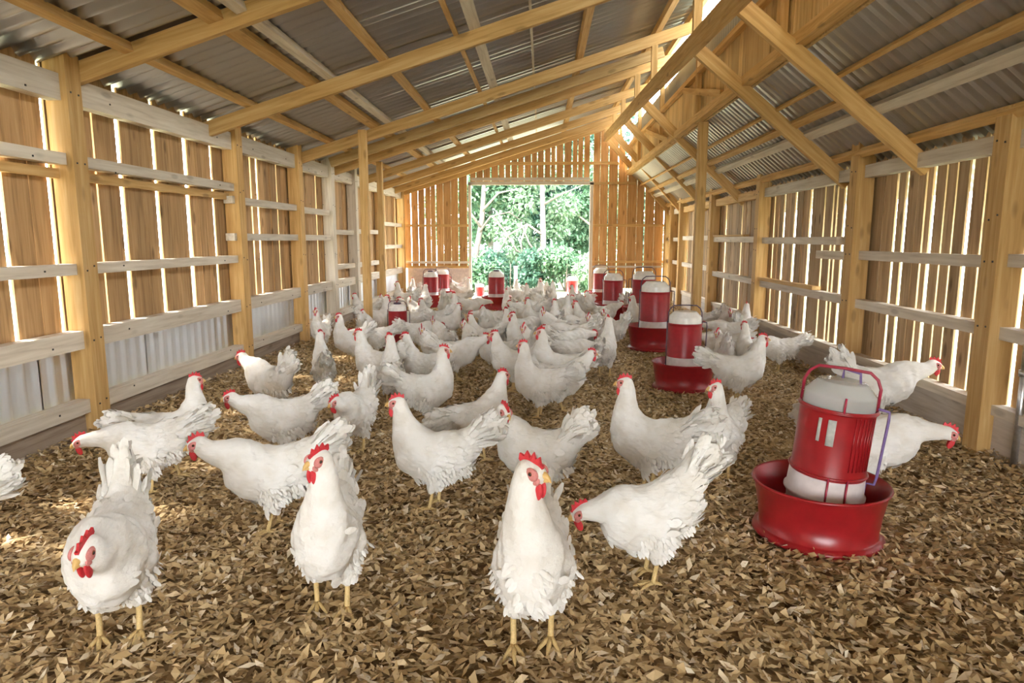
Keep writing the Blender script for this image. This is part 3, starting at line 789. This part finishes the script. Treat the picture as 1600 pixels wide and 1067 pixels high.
def bez(p0, p1, p2, p3, n):
    out = []
    for i in range(n):
        t = i / (n - 1); u = 1 - t
        out.append(u ** 3 * p0 + 3 * u * u * t * p1 + 3 * u * t * t * p2 + t ** 3 * p3)
    return out

# head position, in the hen's own frame (x forward, z up, ground at 0)
POSES = dict(
    upright=(.125, 0, .520), alert=(.165, 0, .490), reach=(.235, 0, .450), forward=(.270, 0, .395),
    low=(.285, 0, .315), hunch=(.235, 0, .365), peck=(.270, 0, .150), preen=(.120, .065, .440))

def feather_cards(V, Nn, FL, Ls, Ws, lift, rng):
    """small curved feather blades; V bases, Nn normals, FL flow directions"""
    n = len(V)
    S = np.cross(Nn, FL); S /= np.linalg.norm(S, axis=1)[:, None] + 1e-9
    L_ = Ls[:, None]; W = Ws[:, None] / 2
    base = V - Nn * .004
    mid = V + FL * L_ * .55 + Nn * (.0016 + lift[:, None] * .35)
    tip = V + FL * L_ + Nn * (lift[:, None] - .0012) + S * (rng.uniform(-.2, .2, n)[:, None] * W)
    l1 = V + FL * L_ * .5 + S * W - Nn * .0005; r1 = V + FL * L_ * .5 - S * W - Nn * .0005
    l2 = V + FL * L_ * .86 + S * W * .62 + Nn * lift[:, None] * .6; r2 = V + FL * L_ * .86 - S * W * .62 + Nn * lift[:, None] * .6
    vs = np.stack([base, l1, mid, r1, l2, tip, r2], 1).reshape(-1, 3)
    b = np.arange(n)[:, None] * 7
    tri = [(0, 1, 2), (0, 2, 3), (1, 4, 2), (2, 4, 5), (2, 5, 6), (2, 6, 3)]
    F = np.concatenate([b + np.array([t]) for t in tri], 0)
    return vs, F

def long_feather(mb, base, d, up, L, w, bend, rng, seg=5, rag=.25):
    """tail or wing quill blade: a shallow V strip with a ragged tip"""
    base = Vector(base); d = Vector(d).normalized(); up = Vector(up).normalized(); s = d.cross(up).normalized(); up = s.cross(d)
    vs = []; fs = []
    for i in range(seg + 1):
        t = i / seg
        c = base + d * (L * t) + up * (bend * L * t * t)
        ww = w * (.45 + .95 * t - .62 * t * t) * (1 if i < seg else .30 + rng.uniform(-.12, .15))
        j = rng.uniform(-rag, rag) * w if i == seg else 0
        vs += [c - s * ww / 2 - up * w * .06 + d * j * .3, c + up * w * .05, c + s * ww / 2 - up * w * .06 - d * j * .3]
    for i in range(seg):
        a = 3 * i
        fs += [(a, a + 1, a + 4, a + 3), (a + 1, a + 2, a + 5, a + 4)]
    mb.add(vs, fs)

def make_hen(pose='alert', yaw=0.0, pitch=0.0, tail=38, stance=0.0, h=.0075, detail=1, seed=0, hpitch=None, fat=1.0, neck=1.0, crouch=0.0, ruffle=0):
    """returns a dict of meshes in the hen frame. yaw turns the head (deg, + to its left); pitch tips the trunk (deg, + nose down)"""
    rng = np.random.default_rng(seed + 11)
    Pp = np.radians(pitch); piv = np.array([0, 0, .235])
    def rp(p):
        x, y, z = np.array(p, float) - piv
        return np.array([x * np.cos(Pp) + z * np.sin(Pp), y, -x * np.sin(Pp) + z * np.cos(Pp)]) + piv
    head = np.array(POSES[pose], float) if isinstance(pose, str) else np.array(pose, float)
    ya = np.radians(yaw)
    elev = {'peck': -50, 'low': -22, 'hunch': -20, 'forward': -14, 'reach': -8}.get(pose if isinstance(pose, str) else '', -4) if hpitch is None else hpitch
    if pose == 'preen': ya = np.radians(150); elev = -25
    ea = np.radians(elev)
    D = np.array([np.cos(ya) * np.cos(ea), np.sin(ya) * np.cos(ea), np.sin(ea)])
    nb = rp((.075, 0, .290))
    c1 = nb + np.array([.075, 0, .075]) * (1.0 if head[2] > .36 else .5)
    c2 = head - np.array([.035 * D[0], .035 * D[1], .06 if head[2] > .36 else .0]) - (np.array([.05, 0, 0]) if head[2] <= .36 else 0)
    nk = bez(nb, c1, c2, head - D * .008, 8)
    nr = np.array([.088, .076, .064, .053, .044, .0365, .031, .0275]) * neck
    prim = []
    def add(a, b, r1, r2, k, sy=1.0): prim.append((np.array(a), np.array(b), r1, r2, k, sy))
    add(rp((.075, 0, .262)), rp((-.085, 0, .268)), .098 * fat, .090 * fat, .01, 1.24)
    add(rp((.095, 0, .250)), rp((.060, 0, .215)), .072, .070, .05, 1.12)
    add(rp((-.02, 0, .205)), rp((-.09, 0, .235)), .072 * fat, .070 * fat, .05, 1.1)
    add(rp((-.11, 0, .285)), rp((-.155, 0, .315)), .068, .050, .05, 1.15)
    for ta, L_, r2 in ((tail - 20, .135, .016), (tail, .165, .016), (tail + 18, .155, .014)):
        q = np.radians(ta); b0 = np.array([-.145, 0, .305])
        add(rp(b0), rp(b0 + np.array([-np.cos(q), 0, np.sin(q)]) * L_), .048, r2 + .006, .03, 1.05)
    for i in range(7): add(nk[i], nk[i + 1], nr[i], nr[i + 1], .03 if i < 2 else .018, 1.05)
    add(head - D * .012, head + D * .014, .0275, .0235, .012)
    add(head + D * .006 - np.array([0, 0, .006]), head + D * .022 - np.array([0, 0, .006]), .020, .015, .01)
    for s in (-1, 1):
        st = stance * s
        add(rp((-.005, .052 * s, .215)), np.array([-.005 + st * .5, .050 * s, .125 - crouch]), .058, .0235, .03)
        add(np.array([-.005 + st * .5, .050 * s, .130 - crouch]), np.array([.0 + st * .75, .049 * s, .095 - crouch]), .0215, .0125, .02)
        add(rp((.055, .052 * s, .268)), rp((-.10, .052 * s, .272)), .040, .028, .03)   # folded wing bulge
    lo = np.min([np.minimum(p[0], p[1]) - max(p[2], p[3]) for p in prim], 0) - .02
    hi = np.max([np.maximum(p[0], p[1]) + max(p[2], p[3]) for p in prim], 0) + .02
    dim = np.ceil((hi - lo) / h).astype(int) + 1
    gx = [lo[i] + h * np.arange(dim[i]) for i in range(3)]
    P = np.stack(np.meshgrid(*gx, indexing='ij'), -1).astype(np.float32)
    Fd = None
    for a, b, r1, r2, k, sy in prim:
        # only touch the block the primitive can reach
        m = max(r1, r2) + .07
        i0 = np.maximum(((np.minimum(a, b) - m - lo) / h).astype(int), 0); i1 = np.minimum(((np.maximum(a, b) + m - lo) / h).astype(int) + 2, dim)
        if Fd is None: Fd = np.full(dim, .1, dtype=np.float32)
        blk = tuple(slice(i0[i], i1[i]) for i in range(3))
        Fd[blk] = smin(Fd[blk], cone_sdf(P[blk], a, b, r1, r2, sy), k)
    # soft lumps of plumage
    X, Y, Z = P[..., 0], P[..., 1], P[..., 2]
    w = np.clip((np.hypot(X - head[0], Z - head[2]) - .05) / .08, 0, 1)
    Fd = Fd + w * (.0035 * np.sin(X * 62 + Z * 38 + seed) * np.sin(Y * 70 + X * 20) + .0022 * np.sin(X * 130 - Z * 90 + 2 * seed) * np.sin(Z * 120 + Y * 60))
    V, Fq = surface_nets(Fd, lo, h)
    out = {'body': mesh_np('hen', V, Fq, M['feather'], True)}
    me = out['body']
    Nn = np.empty(len(V) * 3, dtype=np.float32); me.vertices.foreach_get('normal', Nn); Nn = Nn.reshape(-1, 3).astype(float)
    # flow of the plumage: down the neck, back over the trunk
    nkA = np.array(nk); ft = nkA[:-1] - nkA[1:]; ft /= np.linalg.norm(ft, axis=1)[:, None]
    dist = np.linalg.norm(V[:, None, :] - nkA[None, :, :], axis=2) - nr[None] ; j = dist.argmin(1)
    wn = np.clip((.03 - dist.min(1)) / .03, 0, 1) * (j > 1)
    base = np.tile(rp((-1, 0, .0)) - rp((0, 0, 0)), (len(V), 1))
    tl = V[:, 0] < -.13
    q = np.radians(tail); base[tl] = rp((-np.cos(q), 0, np.sin(q))) - rp((0, 0, 0))
    bel = (V[:, 2] < .20) & (V[:, 0] > -.12); base[bel] = np.array([-.45, 0, -.8])
    FLw = base * (1 - wn[:, None]) + ft[np.minimum(j, 6)] * wn[:, None]
    FLw -= Nn * (FLw * Nn).sum(1)[:, None]; ln = np.linalg.norm(FLw, axis=1); ok = ln > .25
    FLw /= ln[:, None] + 1e-9
    hd = np.linalg.norm(V - head, axis=1)
    ok &= hd > .045
    if detail:
        nfe = {2: 420, 1: 170}[detail]
        cand = np.where(ok & (V[:, 2] > .125))[0]
        pw = np.where((V[cand, 0] > .0) & (V[cand, 2] > .17), .03, 1.0); pick = rng.choice(cand, min(nfe, len(cand)), replace=False, p=pw / pw.sum())
        Ls = .036 + .022 * np.clip((hd[pick] - .08) / .2, 0, 1) * rng.uniform(.6, 1.2, len(pick)); Ws = Ls * rng.uniform(.40, .58, len(pick))
        Ws = Ws * (1 - .5 * wn[pick])
        lift = rng.uniform(.0002, .0018, len(pick)) + .002 * tl[pick]
        vs, fs = feather_cards(V[pick], Nn[pick], FLw[pick], Ls, Ws, lift, rng)
        # soft fluff under the tail and round the thighs
        cd = np.where((V[:, 2] < .225) & (V[:, 2] > .125) & (V[:, 0] < .06))[0]
        pk = rng.choice(cd, min({2: 260, 1: 110}[detail], len(cd)), replace=False)
        fl = np.tile(np.array([-.45, 0, -.85]), (len(pk), 1)) + Nn[pk] * .25 + rng.normal(0, .16, (len(pk), 3))
        fl /= np.linalg.norm(fl, axis=1)[:, None]
        L_ = rng.uniform(.020, .036, len(pk))
        v2, f2 = feather_cards(V[pk], Nn[pk], fl, L_, L_ * .42, rng.uniform(.001, .006, len(pk)), rng)
        vs = np.concatenate([vs, v2]); fs = np.concatenate([fs, f2 + len(vs) - len(v2)])
        if ruffle:   # parted feathers on the breast
            cd = np.where((V[:, 0] > .09) & (V[:, 2] < .325) & (V[:, 2] > .18) & (np.abs(V[:, 1] + .01) < .038))[0]
            pk = rng.choice(cd, min(ruffle, len(cd)), replace=False)
            fl = np.tile(np.array([0, 0, -1.0]), (len(pk), 1)) + np.stack([np.zeros(len(pk)), np.sign(V[pk, 1] + .01) * .8, np.zeros(len(pk))], 1) + rng.normal(0, .3, (len(pk), 3))
            fl -= Nn[pk] * (fl * Nn[pk]).sum(1)[:, None]; fl /= np.linalg.norm(fl, axis=1)[:, None]
            L_ = rng.uniform(.025, .045, len(pk))
            v2, f2 = feather_cards(V[pk], Nn[pk], fl, L_, L_ * .5, rng.uniform(.006, .017, len(pk)), rng)
            vs = np.concatenate([vs, v2]); fs = np.concatenate([fs, f2 + len(vs) - len(v2)])
        out['plumage'] = mesh_np('plumage', vs, fs, M['feather'], True)
    # tail fan
    mb = MB(); nT = {2: 14, 1: 9, 0: 5}[detail]
    for s in (-1, 1):
        for i in range(nT):
            f = i / (nT - 1)
            a = np.radians(tail - 26 + 50 * f + rng.uniform(-4, 4))
            lat = s * (.04 + .40 * rng.random() * (1 - .55 * f))
            d = rp((-np.cos(a), lat, np.sin(a))) - rp((0, 0, 0))
            b0 = rp((-.15 + .02 * math.sin(a), s * (.008 + .016 * rng.random()), .296 + .016 * f))
            long_feather(mb, b0, d, (rng.uniform(-.1, .9), -s * rng.uniform(.4, 1), .35), .155 * rng.uniform(.80, 1.08), .040, rng.uniform(.0, .10), rng, 6)
        for i in range(nT):   # coverts over the root of the tail
            a = np.radians(tail - 34 + 62 * rng.random())
            d = rp((-np.cos(a), s * (.08 + .40 * rng.random()), np.sin(a))) - rp((0, 0, 0))
            b0 = rp((-.125 - .02 * rng.random(), s * (.012 + .03 * rng.random()), .275 + .045 * rng.random()))
            long_feather(mb, b0, d, (rng.uniform(.1, 1.0), -s * .6, .5), .085 * rng.uniform(.75, 1.2), .030, .04, rng, 4)
    out['tail'] = mb.mesh('tail', M['feather'])
    # wings: quills layered along the flank
    if detail:
        for s, nm in ((-1, 'wing_r'), (1, 'wing_l')):
            mb = MB()
            rows = [(9, .120, .028, -.045, .262, -.002), (9, .090, .028, -.010, .272, .0)]
            for n_, L_, w_, x0, z0, o in rows:
                for i in range(n_):
                    t = .22 + .78 * i / (n_ - 1)
                    yb = s * ((.076 - .03 * t * t - .012 * (1 - t)) * fat + .004 + o - .018 * (x0 < -.03))
                    p = rp((x0 - .045 * t, yb, z0 + .055 - .095 * (1 - t)))
                    d = rp((-1, -s * .20, .05 + .16 * (1 - t) + rng.uniform(-.04, .04))) - rp((0, 0, 0))
                    long_feather(mb, p, d, (0, s, .35), L_ * rng.uniform(.85, 1.1), w_ * 1.15, -.08, rng, 4, .2)
            out[nm] = mb.mesh('wing', M['feather'])
    # head: comb, wattles, face, eyes, beak in the head frame
    up = np.array([0, 0, 1.0]); sd = np.cross(up, D); sd /= np.linalg.norm(sd); hu = np.cross(D, sd)
    Hm = Matrix((D, sd, hu)).transposed().to_4x4(); Hm.translation = Vector(head)
    # comb: serrated blade
    ol = [(.030, .012), (.033, .026), (.026, .024), (.021, .046), (.012, .033), (.004, .054), (-.006, .037), (-.016, .053), (-.024, .035), (-.036, .042), (-.037, .026), (-.028, .019), (-.008, .020), (.012, .018)]
    mb = MB(); n = len(ol); lean = rng.uniform(-.25, .25)
    vs = [(x * .98, .0045 * (1.2 - z * 12) + lean * z * z * 12, z * .94) for x, z in ol] + [(x * .98, -.0045 * (1.2 - z * 12) + lean * z * z * 12, z * .94) for x, z in ol]
    cf = (0.0, lean * .01, .026)
    vs += [(0, .0062 + lean * .008, .027), (0, -.0062 + lean * .008, .027)]
    fs = [(i, (i + 1) % n, 2 * n) for i in range(n)] + [(n + (i + 1) % n, n + i, 2 * n + 1) for i in range(n)] + [((i + 1) % n, i, n + i, n + (i + 1) % n) for i in range(n)]
    mb.add(vs, fs); mb.xf(Hm); out['comb'] = mb.mesh('comb', M['comb'], False)
    for s, nm in ((-1, 'wattle_r'), (1, 'wattle_l')):
        mb = MB(); mb.ell((.026, .0085 * s, -.036), (.0125, .0045, .0235), 10, 8); mb.xf(Hm); out[nm] = mb.mesh('wattle', M['comb'])
        mb = MB(); mb.ell((.013, .0215 * s, .004), (.020, .0065, .016), 12, 8); mb.ell((.022, .016 * s, -.010), (.013, .006, .012), 10, 6); mb.xf(Hm); out['face' + nm[-1]] = mb.mesh('face', M['face'])
        mb = MB(); mb.ell((.013, .0262 * s, .0065), (.0064, .0030, .0060), 10, 6, 0); mb.ell((.0135, .0282 * s, .0065), (.0042, .0022, .0040), 8, 6, 1); mb.xf(Hm)
        out['eye' + nm[-1]] = mb.mesh('eye', [M['iris'], M['eye']])
    mb = MB()
    mb.tube([(.026, 0, .001), (.038, 0, .002), (.048, 0, -.003), (.055, 0, -.011)], [.0115, .0090, .0052, .001], 10)
    mb.tube([(.026, 0, -.008), (.040, 0, -.009), (.049, 0, -.0105)], [.0080, .0055, .001], 8)
    mb.xf(Hm); out['beak'] = mb.mesh('beak', M['beak'])
    # legs
    for s, nm in ((-1, 'leg_r'), (1, 'leg_l')):
        st = stance * s; mb = MB()
        hk = (-.005 + st * .55, .050 * s, .125 - crouch); an = (.004 + st, .048 * s, .016)
        mid = tuple((hk[i] + an[i]) / 2 for i in range(3))
        mb.tube([hk, (hk[0] * .6 + an[0] * .4 - .004, hk[1] * .6 + an[1] * .4, hk[2] * .6 + an[2] * .4), (an[0] - .001, an[1], an[2] + .012), an], [.0115, .0080, .0082, .0095], 9)
        for ang, L_ in ((-.55, .058), (0, .070), (.55, .058), (PI + .25 * s, .034)):
            a = ang - .12 * s
            c, q_ = math.cos(a), math.sin(a)
            mb.tube([an, (an[0] + c * L_ * .4, an[1] + q_ * L_ * .4, .015), (an[0] + c * L_ * .8, an[1] + q_ * L_ * .8, .008), (an[0] + c * L_, an[1] + q_ * L_, .003)], [.0085, .0066, .0052, .0018], 7)
        out[nm] = mb.mesh('leg', M['shank'])
    return out

PART_NAME = {'plumage': 'plumage', 'tail': 'tail', 'wing_r': 'wing', 'wing_l': 'wing', 'comb': 'comb', 'wattle_r': 'wattle', 'wattle_l': 'wattle', 'facer': 'face', 'facel': 'face',
             'eyer': 'eye', 'eyel': 'eye', 'beak': 'beak', 'leg_r': 'leg', 'leg_l': 'leg'}
def build_hen(meshes, skip=()):
    o = link('hen', meshes['body'])
    for k, me in meshes.items():
        if k == 'body' or k in skip: continue
        c = link(PART_NAME[k], me, o)
        if k == 'plumage': c['kind'] = 'stuff'
    return o
def copy_hen(src):
    r = src.copy(); COL.objects.link(r)
    for ch in list(src.children):
        c = ch.copy(); COL.objects.link(c); c.parent = r
    return r
def put(o, x, y, heading, s, label, group):
    o.location = (x, y, .012); o.rotation_euler = (0, 0, math.radians(heading)); o.scale = (s, s, s)
    tag(o, label, 'hen', group)

# x, y, heading (deg, -90 faces the camera), pose, scale, label
FG = [
 (-1.154, 1.660, -68, dict(pose='hunch', yaw=-22, tail=46, detail=2, seed=1, h=.0065, fat=1.08), 1.0, 'white hen lowering its head, nearest the camera at the left'),
 (-0.616, 1.832, -81, dict(pose='upright', yaw=-42, tail=20, detail=2, seed=2, h=.0065, stance=.02), 0.96, 'upright white hen facing the camera with its beak turned to the left wall'),
 (-0.019, 1.675, -91, dict(pose='upright', yaw=58, tail=15, detail=2, seed=3, ruffle=46, h=.0065, stance=-.02), 1.03, 'tall white hen with ruffled breast in the middle, nearest the camera'),
 (0.357, 2.045, 187, dict(pose=(.255,0,.265), pitch=20, tail=32, yaw=8, hpitch=-25, detail=2, seed=4, h=.0065), 0.903, 'white hen bending its head low, tail raised, left of the big feeder'),
 (-1.693, 2.725, 214, dict(pose='low', yaw=4, tail=20, detail=2, seed=5), 0.843, 'white hen with its beak low, facing the left wall beside the nearest wall post'),
 (-1.693, 2.934, 36, dict(pose='upright', yaw=10, tail=12, detail=2, seed=6), 0.843, 'white hen with a raised head by the left wall, facing away from it'),
 (-1.005, 2.368, 201, dict(pose='forward', yaw=8, tail=30, detail=2, seed=7, stance=.02), 0.912, 'white hen stretching its neck leftward, behind the upright one with a turned beak'),
 (-1.277, 3.171, 204, dict(pose='forward', yaw=6, tail=34, detail=2, seed=8), 0.86, 'white hen facing left, second row, its tail behind the upright hen'),
 (-1.670, 3.964, 151, dict(pose='forward', yaw=25, tail=52, detail=2, seed=9), 0.912, 'white hen seen from behind with a tall ragged tail, by the left wall'),
 (-0.431, 2.607, 181, dict(pose='alert', yaw=8, tail=34, detail=2, seed=10, stance=.015), 0.894, 'white hen in full profile facing left with a yellow beak, left of centre'),
 (-0.957, 3.329, -102, dict(pose='hunch', yaw=-30, tail=60, detail=2, seed=11), 0.843, 'white hen with lowered red face and a raised tail, between two left-facing hens'),
 (-0.669, 3.822, 16, dict(pose='upright', yaw=-15, tail=34, detail=2, seed=12), 0.86, 'white hen in profile facing right with its tail spread to the left, mid barn'),
 (-0.302, 3.215, 37, dict(pose='alert', yaw=0, tail=2, pitch=-6, detail=2, seed=13), 0.843, 'white hen walking away to the right with a drooping ragged tail'),
 (-0.025, 2.659, 156, dict(pose='preen', tail=50, detail=2, seed=14), 0.903, 'white hen hiding its head behind its neck, big tail up, behind the nearest upright hen'),
 (-0.008, 4.028, 168, dict(pose='upright', yaw=-5, tail=20, detail=2, seed=15), 0.86, 'white hen with a tall straight neck, standing beside one with its head lowered right'),
 (0.128, 4.206, 6, dict(pose='reach', yaw=12, tail=28, detail=2, seed=16), 0.826, 'white hen leaning to the right, head down, red face dark in profile'),
 (0.468, 2.823, 161, dict(pose='upright', yaw=6, tail=26, detail=2, seed=17, stance=.015), 0.912, 'long-necked white hen in profile facing left, right of centre'),
 (0.840, 3.055, -127, dict(pose='upright', yaw=-40, tail=10, detail=2, seed=18), 0.834, 'upright white hen facing the camera, between the two nearest feeders'),
 (1.321, 4.471, -2, dict(pose='alert', yaw=0, tail=20, detail=2, seed=19), 0.894, 'white hen facing right with raised head, right of the second feeder'),
 (1.987, 3.944, -20, dict(pose='forward', yaw=0, tail=58, pitch=-6, detail=2, seed=20), 0.972, 'large white hen reaching toward the right wall, tail upright, behind the big feeder'),
 (1.427, 2.850, -21, dict(pose='low', yaw=2, tail=8, detail=2, seed=21, crouch=.03), 0.946, 'white hen with its back low, directly behind the pan of the big feeder'),
 (-1.550, 4.647, 115, dict(pose='upright', yaw=-45, tail=22, detail=2, seed=22), 0.791, 'white hen seen from behind on bright shavings by the left wall, head turned right'),
 (-1.905, 1.855, 228, dict(pose='forward', tail=32, detail=2, seed=23), 0.86, 'white hen mostly out of the picture at the left edge, only its tail in view'),
]
MID = [
 (-2.165, 6.451, -96, 0, 0.774, 'white hen close to the left wall behind the one seen from the back'),
 (-1.683, 5.787, -139, 0, 0.817, 'slim white hen facing left with a bare raised neck, two thin legs showing'),
 (-1.749, 6.547, 90, 5, 0.817, 'white hen seen from behind, half hidden by the slim one at the left wall'),
 (-1.162, 4.595, 156, 1, 0.877, 'white hen turning its red face left, nearest of the left flock'),
 (-0.977, 4.304, 111, 2, 0.843, 'slender white hen with its neck upright in front of the double-jar drinker'),
 (-0.827, 4.576, 158, 1, 0.843, "white hen looking left with a folded tail, in front of the double-jar drinker's right side"),
 (-0.655, 5.096, 10, 3, 0.86, 'white hen pushing a dark red wattle forward to the right, mid flock'),
 (-0.201, 4.748, 172, 1, 0.843, 'white hen facing left with a clear dark eye, standing on open shavings mid barn'),
 (-0.865, 5.344, 134, 6, 0.843, 'white hen with a hidden head and tall neck, mid flock'),
 (0.100, 4.526, 165, 2, 0.886, 'tall white hen with red wattles facing left, ragged tail spread right, mid barn'),
 (0.510, 5.326, 73, 2, 0.86, 'stout white hen seen from behind at the right edge of the flock'),
 (-0.149, 5.746, 175, 2, 0.843, 'long-necked white hen facing left, behind the clear-eyed one'),
]
CROWD = [
 (-0.92,6.15,124,6), (-0.54,6.08,155,1), (-0.61,5.77,106,6), (-0.99,7.67,107,2), (-1.22,7.47,184,1), (-0.32,6.19,98,2),
 (-0.54,7.29,164,4), (-0.92,8.81,10,4), (-1.27,9.96,185,4), (-1.35,11.59,27,0), (-1.52,12.07,157,5), (-1.31,9.01,98,5),
 (-2.14,11.33,131,5), (-2.15,11.02,90,2), (-2.05,9.93,177,0), (-2.03,8.66,113,5), (-1.95,9.00,83,4), (-1.83,7.42,22,0),
 (-2.21,8.30,180,1), (-1.54,8.33,150,5), (-1.52,6.05,192,4), (-1.18,6.42,25,4), (-0.46,11.07,62,0), (-0.30,10.38,172,4),
 (-0.21,9.75,96,2), (-0.02,10.18,88,2), (0.14,10.09,79,1), (0.06,11.42,100,5), (-0.11,10.87,31,0), (0.17,8.79,3,3),
 (-0.08,8.58,179,4), (0.53,9.79,165,2), (0.58,8.81,56,5), (0.49,7.15,161,1), (0.77,8.19,15,3), (-0.43,8.77,113,0),
 (-0.19,8.15,161,3), (-0.18,6.71,21,4), (0.13,6.64,139,6), (0.26,7.40,74,2), (0.15,6.97,98,2), (0.37,6.72,148,4),
 (0.26,6.13,167,4), (0.25,5.75,28,4), (0.51,6.27,96,5), (0.36,7.89,77,5), (-0.07,5.29,100,5), (1.22,9.02,23,5),
 (1.13,7.66,164,2), (1.34,9.74,52,0), (1.61,9.24,96,5), (1.75,7.49,136,4), (1.99,7.30,-95,3), (2.00,6.74,59,1),
 (1.64,5.35,93,2), (1.80,6.50,157,4), (1.97,5.58,170,4), (1.55,5.75,160,4), (1.44,5.27,80,5), (0.72,6.67,130,5),
 (-1.47,7.32,181,2), (-0.36,5.29,164,4), (0.24,5.30,7,4), (-0.06,7.42,170,0), (-0.56,6.72,85,5), (-1.01,7.13,13,1),
 (-1.64,9.14,70,0),
]

for x, y, hd, kw, s, lab in FG:
    o = build_hen(make_hen(**kw)); put(o, x, y, hd, s, lab, 'white laying hens in the foreground')

PROTO_KW = [dict(pose='upright', tail=30, seed=31, h=.009), dict(pose='alert', yaw=8, tail=36, seed=32, h=.009), dict(pose='upright', yaw=30, tail=22, seed=33, h=.009, pitch=-4),
            dict(pose='forward', yaw=-5, tail=30, seed=34, h=.009), dict(pose='low', tail=25, seed=35, h=.009), dict(pose='preen', tail=58, seed=36, h=.009), dict(pose='preen', tail=15, pitch=-10, seed=37, h=.009)]
PROTO = [make_hen(**k) for k in PROTO_KW]
first = {}
def flock_hen(p, skip=()):
    key = (p, skip)
    if key not in first:
        first[key] = build_hen(PROTO[p], skip); return first[key]
    return copy_hen(first[key])
for x, y, hd, p, s, lab in MID:
    put(flock_hen(p), x, y, hd, s, lab, 'white hens in the middle of the barn')

def facing(h):
    h = (h + 180) % 360 - 180
    if -45 < h <= 45: return 'facing right'
    if 45 < h <= 135: return 'facing away'
    if -135 < h <= -45: return 'facing the camera'
    return 'facing left'
LOOK = ['neck upright', 'head raised', 'head turned', 'neck outstretched', 'head low', 'head tucked', 'head hidden']
ORD = 'first second third fourth fifth sixth seventh eighth ninth tenth eleventh twelfth thirteenth fourteenth fifteenth sixteenth seventeenth eighteenth nineteenth twentieth'.split() + ['twenty-' + t for t in 'first second third fourth fifth sixth seventh eighth ninth'.split()]
def zone(x, y):
    if x > .75 and y < 9: return 'along the right wall'
    if y > 9.6: return 'nearest the doorway'
    if y > 7.6: return 'in the far flock'
    if y > 6.3: return 'in the middle flock'
    return 'in the nearer flock'
zones = {}
for c in CROWD: zones.setdefault(zone(c[0], c[1]), []).append(c)
R2 = random.Random(4)
for zn, cs in zones.items():
    cs.sort(key=lambda c: c[0] / c[1])
    for i, (x, y, hd, p) in enumerate(cs):
        o = flock_hen(p, ('facer', 'facel', 'eyer', 'eyel') if y > 7.6 else ())
        put(o, x, y, hd, .82 * R2.uniform(.94, 1.08), 'hen %s, %s, %s from left %s' % (LOOK[p], facing(hd + math.degrees(math.atan2(x, y))), ORD[i], zn), 'white hens ' + zn)
